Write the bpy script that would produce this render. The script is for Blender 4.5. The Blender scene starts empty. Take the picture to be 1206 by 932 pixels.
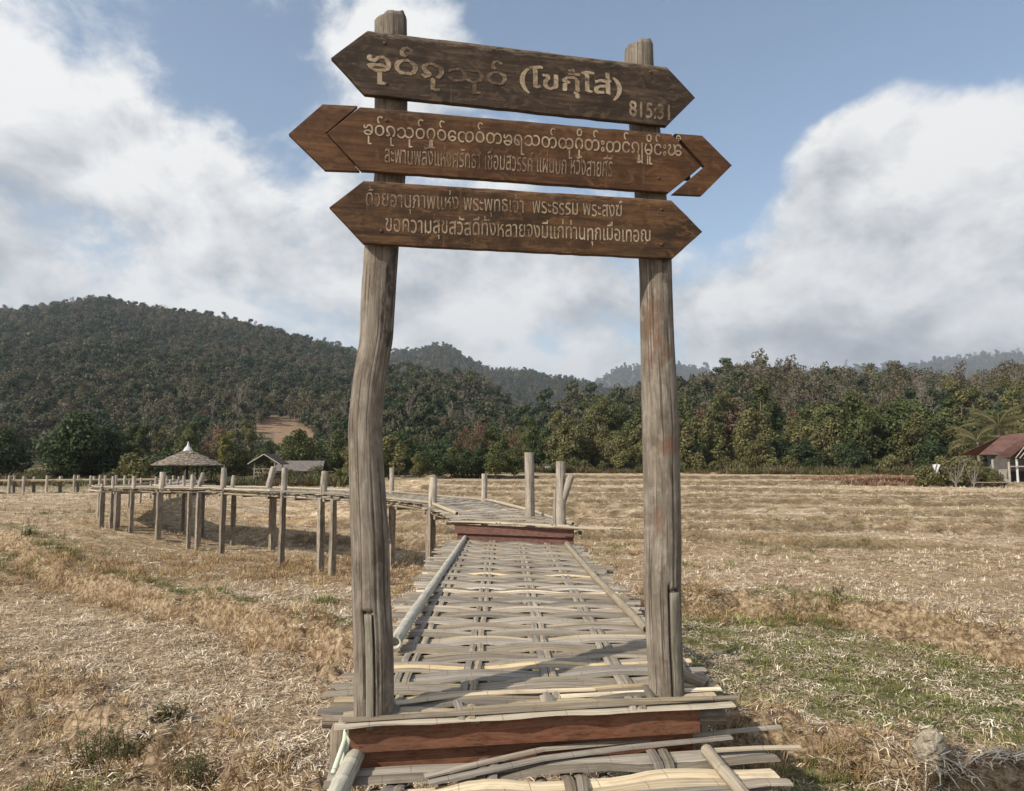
import bpy, bmesh, math, random
import numpy as np
from mathutils import Vector, Matrix, Euler
from mathutils.geometry import tessellate_polygon, interpolate_bezier as mathutils_interp
random.seed(7); RNG = np.random.default_rng(7)
S = bpy.context.scene
COL = S.collection
R = math.radians

# ------------------------------------------------------------------ camera, sky, sun, exposure
W0, H0, F, HOR = 1206.0, 932.0, 845.0, 545.0
EYE = 2.9
PITCH = math.atan((HOR - H0 / 2) / F)
cam = bpy.data.cameras.new('camera'); cam.sensor_width = 36; cam.lens = 36 * F / W0
cam.clip_start = 0.05; cam.clip_end = 20000
cam_o = bpy.data.objects.new('camera', cam); COL.objects.link(cam_o)
cam_o.location = (0, 0, EYE); cam_o.rotation_euler = (R(90) + PITCH, 0, 0)
S.camera = cam_o

def ray(px, py):
    dx = (px - W0 / 2) / F; dz = (H0 / 2 - py) / F
    c, s = math.cos(PITCH), math.sin(PITCH)
    return Vector((dx, c - s * dz, s + c * dz))
def on_z(px, py, z):
    r = ray(px, py); return Vector((0, 0, EYE)) + r * ((z - EYE) / r.z)
def on_y(px, py, Y):
    r = ray(px, py); return Vector((0, 0, EYE)) + r * (Y / r.y)

SUN_DIR = Vector((1.0, 0.8, -1.0)).normalized()
sun = bpy.data.lights.new('sun', 'SUN'); sun.energy = 5.0; sun.angle = R(0.6); sun.color = (1, 0.93, 0.82)
sun_o = bpy.data.objects.new('sun', sun); COL.objects.link(sun_o)
sun_o.rotation_euler = SUN_DIR.to_track_quat('-Z', 'Y').to_euler()
SUN_EL = math.asin(-SUN_DIR.z); SUN_AZ = math.atan2(-SUN_DIR.x, -SUN_DIR.y)

S.view_settings.view_transform = 'Standard'; S.view_settings.look = 'None'
S.view_settings.exposure = 0.3; S.view_settings.gamma = 1.0
S.render.engine = 'CYCLES'
S.cycles.max_bounces = 6; S.cycles.diffuse_bounces = 2; S.cycles.transparent_max_bounces = 8
S.cycles.volume_bounces = 0; S.cycles.use_denoising = True

# --- tiny node helpers
def nd(nt, typ, ins=None, **props):
    n = nt.nodes.new(typ)
    for k, v in props.items(): setattr(n, k, v)
    for k, v in (ins or {}).items():
        if isinstance(v, bpy.types.NodeSocket): nt.links.new(v, n.inputs[k])
        else: n.inputs[k].default_value = v
    return n
def math_(nt, op, a, b=0.0, c=None, clamp=False):
    ins = {0: a, 1: b}
    if c is not None: ins[2] = c
    return nd(nt, 'ShaderNodeMath', ins, operation=op, use_clamp=clamp).outputs[0]
def vmath(nt, op, a, b=(0, 0, 0)):
    return nd(nt, 'ShaderNodeVectorMath', {0: a, 1: b}, operation=op).outputs[0]
def noise(nt, vec, scale, detail=4.0, rough=0.55, dist=0.0):
    return nd(nt, 'ShaderNodeTexNoise', {'Vector': vec, 'Scale': scale, 'Detail': detail, 'Roughness': rough, 'Distortion': dist}).outputs[0]
def ramp(nt, fac, stops, interp='LINEAR'):
    n = nd(nt, 'ShaderNodeValToRGB', {0: fac}); cr = n.color_ramp; cr.interpolation = interp
    while len(cr.elements) < len(stops): cr.elements.new(0.5)
    for e, (p, c) in zip(cr.elements, stops):
        e.position = p; e.color = (c, c, c, 1) if isinstance(c, (int, float)) else (*c, 1)
    return n.outputs[0]
def mix(nt, fac, a, b, bt='MIX'):
    n = nd(nt, 'ShaderNodeMix', data_type='RGBA', blend_type=bt)
    for k, v in ((0, fac), (6, a), (7, b)):
        if isinstance(v, bpy.types.NodeSocket): nt.links.new(v, n.inputs[k])
        elif k == 0: n.inputs[0].default_value = v
        else: n.inputs[k].default_value = (*v[:3], 1)
    return n.outputs[2]
def mrange(nt, v, a, b, c=0.0, d=1.0, smooth=False):
    return nd(nt, 'ShaderNodeMapRange', {0: v, 1: a, 2: b, 3: c, 4: d}, interpolation_type='SMOOTHSTEP' if smooth else 'LINEAR').outputs[0]

# --- sky
world = bpy.data.worlds.new('World'); S.world = world; world.use_nodes = True
def build_world():
    nt = world.node_tree; nt.nodes.clear()
    sky = nd(nt, 'ShaderNodeTexSky', sky_type='NISHITA', sun_disc=False, sun_elevation=SUN_EL, sun_rotation=SUN_AZ,
             altitude=500, air_density=1.0, dust_density=1.6, ozone_density=1.6).outputs[0]
    skyc = mix(nt, 1.0, sky, (0.165, 0.155, 0.138), 'MULTIPLY')
    d = nd(nt, 'ShaderNodeTexCoord').outputs['Generated']
    dz = nd(nt, 'ShaderNodeSeparateXYZ', {0: d}).outputs[2]
    # cloud deck: perspective-compressed towards the horizon
    p = vmath(nt, 'MULTIPLY', d, (1, 1, 1.35))
    warp = nd(nt, 'ShaderNodeTexNoise', {'Vector': p, 'Scale': 2.2, 'Detail': 3.0}).outputs[1]
    warp = vmath(nt, 'MULTIPLY', vmath(nt, 'SUBTRACT', warp, (.5, .5, .5)), (.16, .16, .16))
    p2 = vmath(nt, 'ADD', p, warp)
    n1 = noise(nt, p2, 4.3, 15, 0.60)
    cov = mrange(nt, dz, 0.0, 0.85, 0.67, 0.42)
    cov = math_(nt, 'ADD', cov, math_(nt, 'MULTIPLY', math_(nt, 'SUBTRACT', n1, 0.5), 2.3))
    shade = math_(nt, 'ADD', math_(nt, 'MULTIPLY', math_(nt, 'SUBTRACT', noise(nt, vmath(nt, 'ADD', p2, (4.2, 1.1, 7.7)), 4.2, 9, 0.58), .5), 1.5), .40)
    na = noise(nt, p2, 4.3, 7, 0.58); nb = noise(nt, vmath(nt, 'ADD', p2, (-.03, -.01, .045)), 4.3, 7, 0.58)
    shade = math_(nt, 'ADD', shade, math_(nt, 'MULTIPLY', math_(nt, 'SUBTRACT', nb, na), 2.8))   # puffs are brighter on the side of the sun
    lobes = [  # px, py, radius, amount of cloud, amount of grey
        (40, 70, .30, .22, -.25), (130, 170, .22, .2, -.2), (170, 60, .16, -.16, 0), (245, 120, .19, -.36, 0), (100, 5, .1, -.2, 0), (300, 60, .12, -.1, 0), (345, 150, .16, .0, 0), (330, 20, .15, .12, 0),
        (250, 300, .40, .20, 0.05), (60, 320, .35, .15, .05), (500, 20, .15, .22, -.2), (400, 60, .12, .16, -.1), (620, 20, .12, -.2, 0),
        (740, 110, .35, -.34, 0), (900, 90, .26, -.34, 0), (880, 190, .12, -.20, 0), (1170, 10, .20, -.60, 0), (1000, 30, .16, -.45, 0), (880, 120, .20, -.30, 0), (1010, 190, .12, .30, 0), (930, 240, .14, .25, .05), (1060, 60, .10, .2, -.2), (860, 260, .12, -.2, 0),
        (1085, 120, .16, .42, -.35), (1190, 150, .14, .36, -.2), (940, 130, .10, .22, -.1), (560, 60, .10, .18, -.1), (1000, 160, .08, .16, 0), (1040, 250, .32, .26, -.05), (620, 340, .28, .2, .22), (520, 300, .2, .14, .15),
        (1120, 340, .30, .22, .03), (580, 395, .13, .12, -.34), (870, 350, .18, .1, .0), (400, 330, .2, .1, .05), (200, 230, .2, .12, 0), (300, 400, .12, -.1, 0), (950, 400, .2, .15, .1)]
    for (px, py, rad, cw, gw) in lobes:
        c = ray(px, py).normalized()
        dist = nd(nt, 'ShaderNodeVectorMath', {0: d, 1: c}, operation='DISTANCE').outputs['Value']
        m = mrange(nt, dist, rad, 0.0, 0, 1, True)
        if cw: cov = nd(nt, 'ShaderNodeMath', {0: m, 1: cw, 2: cov}, operation='MULTIPLY_ADD').outputs[0]
        if gw: shade = nd(nt, 'ShaderNodeMath', {0: m, 1: gw, 2: shade}, operation='MULTIPLY_ADD').outputs[0]
    mask = mrange(nt, cov, 0.38, 0.80, 0, 1, True)
    thick = mrange(nt, cov, 0.70, 1.3, 0, .16)
    sh = math_(nt, 'ADD', shade, thick)
    ccol = ramp(nt, sh, [(0.20, (0.78, 0.78, 0.77)), (0.46, (0.62, 0.63, 0.64)), (0.72, (0.43, 0.45, 0.475)), (1.0, (0.28, 0.305, 0.335))])
    col = mix(nt, mask, skyc, ccol)
    low = mrange(nt, dz, 0.14, 0.0, 0, 0.4, True)           # milky air low in the sky
    col = mix(nt, low, col, (0.55, 0.575, 0.59))
    bg = nd(nt, 'ShaderNodeBackground', {0: col, 1: 1.0})
    out = nd(nt, 'ShaderNodeOutputWorld'); nt.links.new(bg.outputs[0], out.inputs[0])
build_world()

# ------------------------------------------------------------------ materials
def material(name, rough=0.85):
    m = bpy.data.materials.new(name); m.use_nodes = True
    nt = m.node_tree; b = nt.nodes['Principled BSDF']
    b.inputs['Roughness'].default_value = rough
    b.inputs['Specular IOR Level'].default_value = 0.25
    return m, nt, b
def setc(nt, b, col, bump=None, strength=0.4, dist=0.01):
    nt.links.new(col, b.inputs['Base Color'])
    if bump is not None:
        bn = nd(nt, 'ShaderNodeBump', {'Height': bump, 'Strength': strength, 'Distance': dist})
        nt.links.new(bn.outputs[0], b.inputs['Normal'])
def uvw(nt, sx, sy, rnd=True):
    uv = nd(nt, 'ShaderNodeTexCoord').outputs['UV']
    v = vmath(nt, 'MULTIPLY', uv, (sx, sy, 1))
    if rnd:
        r = nd(nt, 'ShaderNodeObjectInfo').outputs['Random']
        off = nd(nt, 'ShaderNodeCombineXYZ', {0: math_(nt, 'MULTIPLY', r, 91.0), 1: math_(nt, 'MULTIPLY', r, 37.0), 2: math_(nt, 'MULTIPLY', r, 13.0)}).outputs[0]
        v = vmath(nt, 'ADD', v, off)
    return v
def rnd_(nt): return nd(nt, 'ShaderNodeObjectInfo').outputs['Random']

def bamboo_mat(name, c1, c2, c3, spots=0.5):
    m, nt, b = material(name, 0.6)
    fib = noise(nt, uvw(nt, 2.5, 110), 1.0, 5, 0.6)
    blot = noise(nt, uvw(nt, 6, 12), 1.0, 6, 0.65)
    base = ramp(nt, fib, [(0.25, c1), (0.5, c2), (0.75, c3)])
    base = mix(nt, math_(nt, 'MULTIPLY', ramp(nt, blot, [(0.5, 0), (0.7, 1)]), spots), base, (0.13, 0.11, 0.085))
    r = rnd_(nt)
    hv = nd(nt, 'ShaderNodeHueSaturation', {0: 0.5, 1: mrange(nt, math_(nt, 'FRACT', math_(nt, 'MULTIPLY', r, 7.3)), 0, 1, 0.7, 1.25),
                                            2: mrange(nt, r, 0, 1, 0.62, 1.35), 4: base}).outputs[0]
    uvx = nd(nt, 'ShaderNodeSeparateXYZ', {0: uvw(nt, 1, 1)}).outputs[0]
    node_ = math_(nt, 'PINGPONG', uvx, 0.17)
    band = mrange(nt, node_, 0.004, 0.0, 0, 1)
    hv = mix(nt, math_(nt, 'MULTIPLY', band, 0.55), hv, (0.12, 0.09, 0.06))
    crk = ramp(nt, noise(nt, uvw(nt, 1.1, 170), 1.0, 2, 0.5), [(0.33, 1.0), (0.38, 0.0)])
    hv = mix(nt, math_(nt, 'MULTIPLY', crk, .85), hv, (0.07, 0.055, 0.04))
    setc(nt, b, hv, math_(nt, 'SUBTRACT', fib, math_(nt, 'MULTIPLY', band, 0.6)), 0.6, 0.004)
    return m
M = {}
M['bamboo_grey'] = bamboo_mat('weathered_bamboo', (0.125, 0.100, 0.072), (0.245, 0.205, 0.155), (0.37, 0.32, 0.25))
M['bamboo_gold'] = bamboo_mat('fresh_bamboo', (0.36, 0.265, 0.14), (0.52, 0.405, 0.24), (0.66, 0.54, 0.35), 0.4)
M['bamboo_pale'] = bamboo_mat('bleached_bamboo', (0.20, 0.162, 0.112), (0.34, 0.285, 0.205), (0.47, 0.405, 0.305), 0.3)
M['bamboo_pole'] = bamboo_mat('grey_green_bamboo', (0.22, 0.205, 0.165), (0.34, 0.32, 0.26), (0.45, 0.425, 0.35), 0.4)
M['bamboo_green'] = bamboo_mat('pale_green_bamboo', (0.42, 0.46, 0.30), (0.58, 0.62, 0.44), (0.66, 0.70, 0.54), 0.1)

def log_mat(name, dark, mid, light, rust=0.0):
    m, nt, b = material(name, 0.85)
    g = noise(nt, uvw(nt, 2.2, 30), 1.0, 9, 0.72, 0.9)
    g2 = noise(nt, uvw(nt, 4.0, 7), 1.0, 8, 0.68)
    c = ramp(nt, g, [(0.28, dark), (0.48, mid), (0.72, light)])
    c = mix(nt, ramp(nt, g2, [(0.44, 0.0), (0.66, 0.75)]), c, dark)
    c = mix(nt, ramp(nt, noise(nt, uvw(nt, 7, 11), 1.0, 6, .7), [(0.52, 0.0), (0.66, 0.5)]), c, light)
    crack = ramp(nt, noise(nt, uvw(nt, 1.0, 60), 1.0, 3, 0.5), [(0.36, 1.0), (0.41, 0.0)])
    c = mix(nt, math_(nt, 'MULTIPLY', crack, 0.75), c, (0.05, 0.038, 0.028))
    if rust:
        att = nd(nt, 'ShaderNodeAttribute', attribute_name='stain').outputs['Color']
        sp = nd(nt, 'ShaderNodeSeparateColor', {0: att})
        br = noise(nt, uvw(nt, 8, 22), 1.0, 6, 0.7)
        fr = ramp(nt, math_(nt, 'ADD', math_(nt, 'MULTIPLY', sp.outputs[0], 0.28), math_(nt, 'MULTIPLY', br, 0.9)), [(0.66, 0), (0.80, 1)])
        c = mix(nt, math_(nt, 'MULTIPLY', fr, 0.7), c, (0.155, 0.078, 0.048))
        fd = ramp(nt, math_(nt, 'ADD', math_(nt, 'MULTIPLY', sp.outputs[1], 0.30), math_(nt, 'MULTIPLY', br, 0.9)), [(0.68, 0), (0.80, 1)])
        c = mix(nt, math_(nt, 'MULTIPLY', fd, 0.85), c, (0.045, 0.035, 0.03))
    r = rnd_(nt)
    c = nd(nt, 'ShaderNodeHueSaturation', {0: 0.5, 1: 1.0, 2: mrange(nt, r, 0, 1, 0.82, 1.15), 4: c}).outputs[0]
    setc(nt, b, c, math_(nt, 'SUBTRACT', math_(nt, 'ADD', g, math_(nt, 'MULTIPLY', g2, .6)), math_(nt, 'MULTIPLY', crack, 0.8)), 0.7, 0.012)
    return m
M['log'] = log_mat('gate_log', (0.085, 0.064, 0.046), (0.190, 0.160, 0.126), (0.345, 0.305, 0.25), 1.0)
M['post'] = log_mat('bridge_post_wood', (0.22, 0.18, 0.14), (0.38, 0.33, 0.27), (0.54, 0.49, 0.42))
M['post_dark'] = log_mat('stilt_wood', (0.11, 0.088, 0.066), (0.25, 0.205, 0.155), (0.42, 0.36, 0.285))
M['plug'] = log_mat('plug_wood', (0.15, 0.13, 0.10), (0.27, 0.24, 0.18), (0.38, 0.345, 0.27))

def board_mat(name, dark, mid, light, weather, wcol):
    m, nt, b = material(name, 0.62)
    b.inputs['Specular IOR Level'].default_value = 0.2
    g = noise(nt, uvw(nt, 2.2, 34), 1.0, 7, 0.62, 0.6)
    bl = noise(nt, uvw(nt, 4.5, 5.5), 1.0, 6, 0.62)
    dr = noise(nt, uvw(nt, 26, 2.2), 1.0, 4, 0.6)
    c = ramp(nt, g, [(0.3, dark), (0.52, mid), (0.75, light)])
    c = mix(nt, ramp(nt, bl, [(0.42, 0.0), (0.60, 0.85)]), c, dark)
    bl2 = noise(nt, uvw(nt, 9, 16), 1.0, 7, 0.7, 1.2)
    c = mix(nt, ramp(nt, bl2, [(0.52, 0.0), (0.66, 0.7)]), c, light)
    c = mix(nt, ramp(nt, dr, [(0.60, 0.0), (0.72, 0.55)]), c, (0.045, 0.024, 0.014))
    c = mix(nt, ramp(nt, dr, [(0.26, 0.5), (0.36, 0.0)]), c, light)
    # bleached band along the upper edge and the arrow tips, where weather has worn the stain away
    v = nd(nt, 'ShaderNodeTexCoord').outputs['UV']
    sx = nd(nt, 'ShaderNodeSeparateXYZ', {0: v})
    wear = noise(nt, uvw(nt, 12, 60), 1.0, 7, 0.75)
    edge = mrange(nt, sx.outputs[1], -0.05, 0.0, 0, 1, True)
    att = nd(nt, 'ShaderNodeAttribute', attribute_name='worn').outputs['Fac']
    wv = math_(nt, 'ADD', math_(nt, 'ADD', math_(nt, 'MULTIPLY', edge, 0.22), math_(nt, 'MULTIPLY', att, 0.3)), wear)
    c = mix(nt, math_(nt, 'MULTIPLY', ramp(nt, wv, [(0.58, 0), (0.76, 1)]), weather), c, wcol)
    setc(nt, b, c, math_(nt, 'ADD', g, math_(nt, 'MULTIPLY', wear, .5)), 0.5, 0.006)
    return m
M['board_top'] = board_mat('weathered_dark_board', (0.025, 0.017, 0.011), (0.056, 0.037, 0.024), (0.11, 0.074, 0.047), 0.8, (0.23, 0.185, 0.135))
M['board_mid'] = board_mat('red_brown_board', (0.048, 0.022, 0.010), (0.098, 0.047, 0.020), (0.155, 0.078, 0.034), 0.3, (0.22, 0.16, 0.11))
M['board_low'] = board_mat('stained_brown_board', (0.032, 0.018, 0.010), (0.085, 0.045, 0.021), (0.17, 0.086, 0.036), 0.6, (0.25, 0.15, 0.085))
M['riser'] = board_mat('varnished_riser_board', (0.070, 0.024, 0.011), (0.130, 0.044, 0.019), (0.20, 0.076, 0.034), 0.35, (0.26, 0.15, 0.10))
M['riser_far'] = board_mat('red_riser_board', (0.05, 0.02, 0.014), (0.085, 0.033, 0.022), (0.13, 0.058, 0.04), 0.35, (0.26, 0.15, 0.12))

def paint_mat():
    m, nt, b = material('cream_lettering_paint', 0.7)
    o = nd(nt, 'ShaderNodeTexCoord').outputs['Object']
    n = noise(nt, o, 70, 5, 0.75); n2 = noise(nt, o, 9, 4, 0.6)
    att = nd(nt, 'ShaderNodeAttribute', attribute_name='fade').outputs['Fac']
    v = math_(nt, 'ADD', math_(nt, 'ADD', math_(nt, 'MULTIPLY', n, 0.6), math_(nt, 'MULTIPLY', n2, 0.6)), math_(nt, 'MULTIPLY', att, 0.42))
    c = ramp(nt, v, [(0.52, (0.42, 0.34, 0.24)), (0.68, (0.26, 0.19, 0.125)), (0.84, (0.085, 0.054, 0.033))])
    setc(nt, b, c); return m
M['paint'] = paint_mat()

def plain(name, col, rough=0.8, var=0.25, scale=3.0, metal=0.0):
    m, nt, b = material(name, rough)
    o = nd(nt, 'ShaderNodeTexCoord').outputs['Object']
    n = noise(nt, o, scale, 6, 0.65)
    c = ramp(nt, n, [(0.3, tuple(x * (1 - var) for x in col)), (0.7, tuple(min(1, x * (1 + var)) for x in col))])
    setc(nt, b, c, n, 0.3, 0.01); b.inputs['Metallic'].default_value = metal
    return m
M['nail'] = plain('rusty_nail', (0.10, 0.05, 0.03), 0.6)
M['rust_roof'] = plain('rusty_red_roofing', (0.135, 0.07, 0.055), 0.75, 0.35, 1.2)
M['grey_wall'] = plain('grey_wall', (0.115, 0.105, 0.092), 0.9, 0.35, 1.0)
M['dark_wood'] = plain('dark_timber', (0.05, 0.04, 0.035), 0.9)
M['white'] = plain('dull_white', (0.48, 0.48, 0.46), 0.7, 0.15)
M['grey_wood'] = plain('grey_timber', (0.33, 0.30, 0.26), 0.9)
M['tin'] = plain('dull_tin_roofing', (0.13, 0.112, 0.10), 0.8, 0.3)
M['concrete'] = plain('grey_lump', (0.26, 0.225, 0.17), 0.95, 0.55, 22.0)
def thatch():
    m, nt, b = material('thatch', 0.95)
    o = nd(nt, 'ShaderNodeTexCoord').outputs['Object']
    n = noise(nt, vmath(nt, 'MULTIPLY', o, (1, 1, 2.5)), 4.0, 6, 0.75)
    c = ramp(nt, n, [(0.38, (0.065, 0.05, 0.037)), (0.5, (0.18, 0.145, 0.11)), (0.62, (0.36, 0.30, 0.235))])
    setc(nt, b, c, n, 1.0, 0.1); return m
M['thatch'] = thatch()

def leaf_mat(name, stops, trans=0.25, rough=0.55):
    m, nt, b = material(name, rough)
    b.inputs['Specular IOR Level'].default_value = 0.2
    r = rnd_(nt)
    t = nd(nt, 'ShaderNodeAttribute', attribute_name='tone').outputs['Fac']
    c = ramp(nt, r, stops)
    c = nd(nt, 'ShaderNodeHueSaturation', {0: mrange(nt, t, 0, 1, 0.485, 0.515), 1: 1.0, 2: mrange(nt, t, 0, 1, 0.55, 1.5), 4: c}).outputs[0]
    nt.links.new(c, b.inputs['Base Color'])
    if trans:
        tr = nd(nt, 'ShaderNodeBsdfTranslucent', {0: c})
        mx = nd(nt, 'ShaderNodeMixShader', {0: trans}); nt.links.new(b.outputs[0], mx.inputs[1]); nt.links.new(tr.outputs[0], mx.inputs[2])
        nt.links.new(mx.outputs[0], nt.nodes['Material Output'].inputs[0])
    return m
GD, GM, OL, BR, GY, RU = (0.028, 0.044, 0.018), (0.050, 0.070, 0.024), (0.080, 0.086, 0.032), (0.092, 0.081, 0.047), (0.098, 0.097, 0.070), (0.112, 0.082, 0.056)
M['forest'] = leaf_mat('forest_leaves', [(0, GD), (0.25, (0.042, 0.062, 0.028)), (0.5, (0.062, 0.07, 0.034)), (0.72, (0.088, 0.085, 0.046)), (0.9, BR), (1, GY)])
M['forest_brown'] = leaf_mat('dry_forest_leaves', [(0, OL), (0.35, (0.12, 0.10, 0.055)), (0.6, BR), (0.85, (0.135, 0.108, 0.072)), (1, RU)])
M['leaf_dark'] = leaf_mat('dark_green_leaves', [(0, (0.034, 0.05, 0.02)), (1, (0.055, 0.075, 0.028))])
M['leaf_mid'] = leaf_mat('mid_green_leaves', [(0, (0.058, 0.078, 0.026)), (1, (0.10, 0.108, 0.038))])
M['leaf_olive'] = leaf_mat('olive_leaves', [(0, (0.105, 0.105, 0.040)), (1, (0.15, 0.135, 0.055))])
M['leaf_brown'] = leaf_mat('brown_leaves', [(0, (0.125, 0.09, 0.05)), (1, (0.17, 0.105, 0.07))])
M['leaf_yellow'] = leaf_mat('yellow_green_leaves', [(0, (0.16, 0.15, 0.04)), (1, (0.2, 0.17, 0.05))])
M['leaf_palm'] = leaf_mat('palm_leaves', [(0, (0.27, 0.26, 0.11)), (1, (0.34, 0.31, 0.14))], 0.35)
M['leaf_banana'] = leaf_mat('banana_leaves', [(0, (0.14, 0.18, 0.04)), (1, (0.17, 0.2, 0.05))], 0.35)
M['bark'] = plain('pale_bark', (0.20, 0.17, 0.135), 0.95, 0.3, 2.0)
M['twig'] = plain('bare_twigs', (0.22, 0.185, 0.15), 0.95, 0.2, 2.0)
M['straw'] = leaf_mat('rice_straw', [(0, (0.23, 0.16, 0.10)), (0.3, (0.41, 0.31, 0.205)), (0.7, (0.61, 0.495, 0.355)), (1, (0.80, 0.70, 0.55))], 0.1, 0.5)
M['drygrass'] = leaf_mat('dry_grass_blades', [(0, (0.22, 0.13, 0.065)), (0.5, (0.36, 0.24, 0.12)), (1, (0.50, 0.37, 0.2))], 0.15, 0.6)
M['reddish'] = leaf_mat('reddish_dry_grass_blades', [(0, (0.20, 0.115, 0.075)), (1, (0.30, 0.19, 0.125))], .15)
M['weed'] = leaf_mat('weed_leaves', [(0, (0.13, 0.15, 0.045)), (1, (0.19, 0.19, 0.07))], 0.35)
M['greengrass'] = leaf_mat('green_grass_blades', [(0, (0.09, 0.115, 0.028)), (0.5, (0.16, 0.175, 0.05)), (1, (0.27, 0.25, 0.095))], 0.25, 0.6)

# ------------------------------------------------------------------ object helpers
ORG = {}
def tag(o, label=None, cat=None, group=None, kind=None):
    if label: o['label'] = label
    if cat: o['category'] = cat
    if group: o['group'] = group
    if kind: o['kind'] = kind
    return o
def thing(name, label, cat, loc=(0, 0, 0), rz=0.0, group=None):
    o = bpy.data.objects.new(name, None); COL.objects.link(o); o.empty_display_size = 0.2
    o.location = loc; o.rotation_euler = (0, 0, rz)
    ORG[o.name] = Vector(loc) if rz == 0 else Vector((0, 0, 0))
    return tag(o, label, cat, group)
def mesh_np(name, V, Fq, mats, uv=None, tone=None, smooth=False):
    """V (n,3); Fq (m,3|4); optional per-vertex tone."""
    me = bpy.data.meshes.new(name)
    V = np.asarray(V, dtype=np.float32); Fq = np.asarray(Fq, dtype=np.int32)
    k = Fq.shape[1]; m = len(Fq)
    me.vertices.add(len(V)); me.vertices.foreach_set('co', V.ravel())
    me.loops.add(m * k); me.loops.foreach_set('vertex_index', Fq.ravel())
    me.polygons.add(m); me.polygons.foreach_set('loop_start', np.arange(0, m * k, k, dtype=np.int32))
    me.polygons.foreach_set('loop_total', np.full(m, k, dtype=np.int32))
    if smooth: me.polygons.foreach_set('use_smooth', np.ones(m, dtype=bool))
    me.update(calc_edges=True)
    if tone is not None:
        a = me.attributes.new('tone', 'FLOAT', 'POINT'); a.data.foreach_set('value', np.asarray(tone, dtype=np.float32))
    for mt in (mats if isinstance(mats, (list, tuple)) else [mats]): me.materials.append(mt)
    return me
class MB:
    def __init__(s): s.v = []; s.f = []; s.uv = []; s.sm = []; s.cur = 0; s.mi = []
    def add(s, vs, fs, uvs, smooth=False):
        o = len(s.v); s.v += [tuple(v) for v in vs]
        for f, u in zip(fs, uvs):
            s.f.append([i + o for i in f]); s.uv += u; s.sm.append(smooth); s.mi.append(s.cur)
    def box(s, c, size, rot=None, taper=1.0, jit=0.0):
        hx, hy, hz = [a / 2 for a in size]; vs = []
        for z in (-1, 1):
            for x, y in ((-1, -1), (1, -1), (1, 1), (-1, 1)):
                k = taper if z > 0 else 1.0
                v = Vector((x * hx * k, y * hy * k, z * hz))
                if jit: v += Vector([random.uniform(-jit, jit) for _ in range(3)])
                if rot is not None: v = rot @ v
                vs.append(v + Vector(c))
        fs = [(0, 3, 2, 1), (4, 5, 6, 7), (0, 1, 5, 4), (1, 2, 6, 5), (2, 3, 7, 6), (3, 0, 4, 7)]
        lx, ly, lz = size; L = max(size)
        def q(a, b):   # u is the longer side, so the grain runs along it
            return [(0, 0), (a, 0), (a, b), (0, b)] if a >= b else [(0, 0), (0, a), (b, a), (b, 0)]
        s.add(vs, fs, [q(ly, lx) if ly > lx else [(0, 0), (0, ly), (lx, ly), (lx, 0)], q(lx, ly), q(lx, lz), q(ly, lz), q(lx, lz), q(ly, lz)])
    def tube(s, pts, rad, n=8, cap=True, smooth=True, wob=0.0):
        pts = [Vector(p) for p in pts]
        if not isinstance(rad, (list, tuple)): rad = [rad] * len(pts)
        vs = []; us = []; L = 0
        up = Vector((0, 0, 1)); prev = None
        for i, p in enumerate(pts):
            t = (pts[min(i + 1, len(pts) - 1)] - pts[max(i - 1, 0)]).normalized()
            if prev is None:
                a = t.cross(up)
                if a.length < 1e-3: a = Vector((1, 0, 0))
                a.normalize()
            else: a = (prev - t * prev.dot(t)).normalized()
            prev = a; bb = t.cross(a)
            if i: L += (p - pts[i - 1]).length
            for k in range(n):
                an = 2 * math.pi * k / n; r = rad[i] * (1 + random.uniform(-wob, wob))
                vs.append(p + a * (r * math.cos(an)) + bb * (r * math.sin(an)))
            us.append(L)
        fs = []; uv = []; r0 = rad[0]
        for i in range(len(pts) - 1):
            for k in range(n):
                k2 = (k + 1) % n
                fs.append((i * n + k, i * n + k2, (i + 1) * n + k2, (i + 1) * n + k))
                c0, c1 = 2 * math.pi * r0 * k / n, 2 * math.pi * r0 * (k + 1) / n
                uv.append([(us[i], c0), (us[i], c1), (us[i + 1], c1), (us[i + 1], c0)])
        s.add(vs, fs, uv, smooth)
        if cap:
            o = len(vs)
            s.add(vs[:n], [tuple(reversed(range(n)))], [[(0.1 * math.cos(k), 0.1 * math.sin(k)) for k in range(n)]])
            s.add(vs[-n:], [tuple(range(n))], [[(0.1 * math.cos(k), 0.1 * math.sin(k)) for k in range(n)]])
    def slat(s, pts, side, w, th=0.008, arch=0.006, w_end=None):
        """split-bamboo strip: pts along it, side = horizontal cross direction"""
        pts = [Vector(p) for p in pts]; side = Vector(side).normalized(); up = Vector((0, 0, 1)); vs = []; L = [0]
        for i, p in enumerate(pts):
            if i: L.append(L[-1] + (p - pts[i - 1]).length)
            ww = w if w_end is None else w + (w_end - w) * i / (len(pts) - 1)
            h = ww / 2
            vs += [p - side * h - up * th * .5, p - side * h * .92 + up * th * .4, p + up * (th * .5 + arch), p + side * h * .92 + up * th * .4, p + side * h - up * th * .5]
        fs = []; uv = []
        cs = [0, 0.01, w / 2, w - 0.01, w]
        for i in range(len(pts) - 1):
            for k in range(4):
                a = i * 5 + k; fs.append((a, a + 5, a + 6, a + 1))
                uv.append([(L[i], cs[k]), (L[i + 1], cs[k]), (L[i + 1], cs[k + 1]), (L[i], cs[k + 1])])
            a = i * 5; fs.append((a, a + 4, a + 9, a + 5)); uv.append([(L[i], 0), (L[i], w), (L[i + 1], w), (L[i + 1], 0)])
        n = len(pts) - 1
        fs.append((0, 1, 2, 3, 4)); uv.append([(0, c) for c in cs])
        fs.append(tuple(n * 5 + k for k in (4, 3, 2, 1, 0))); uv.append([(L[-1], c) for c in cs])
        s.add(vs, fs, uv)
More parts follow.
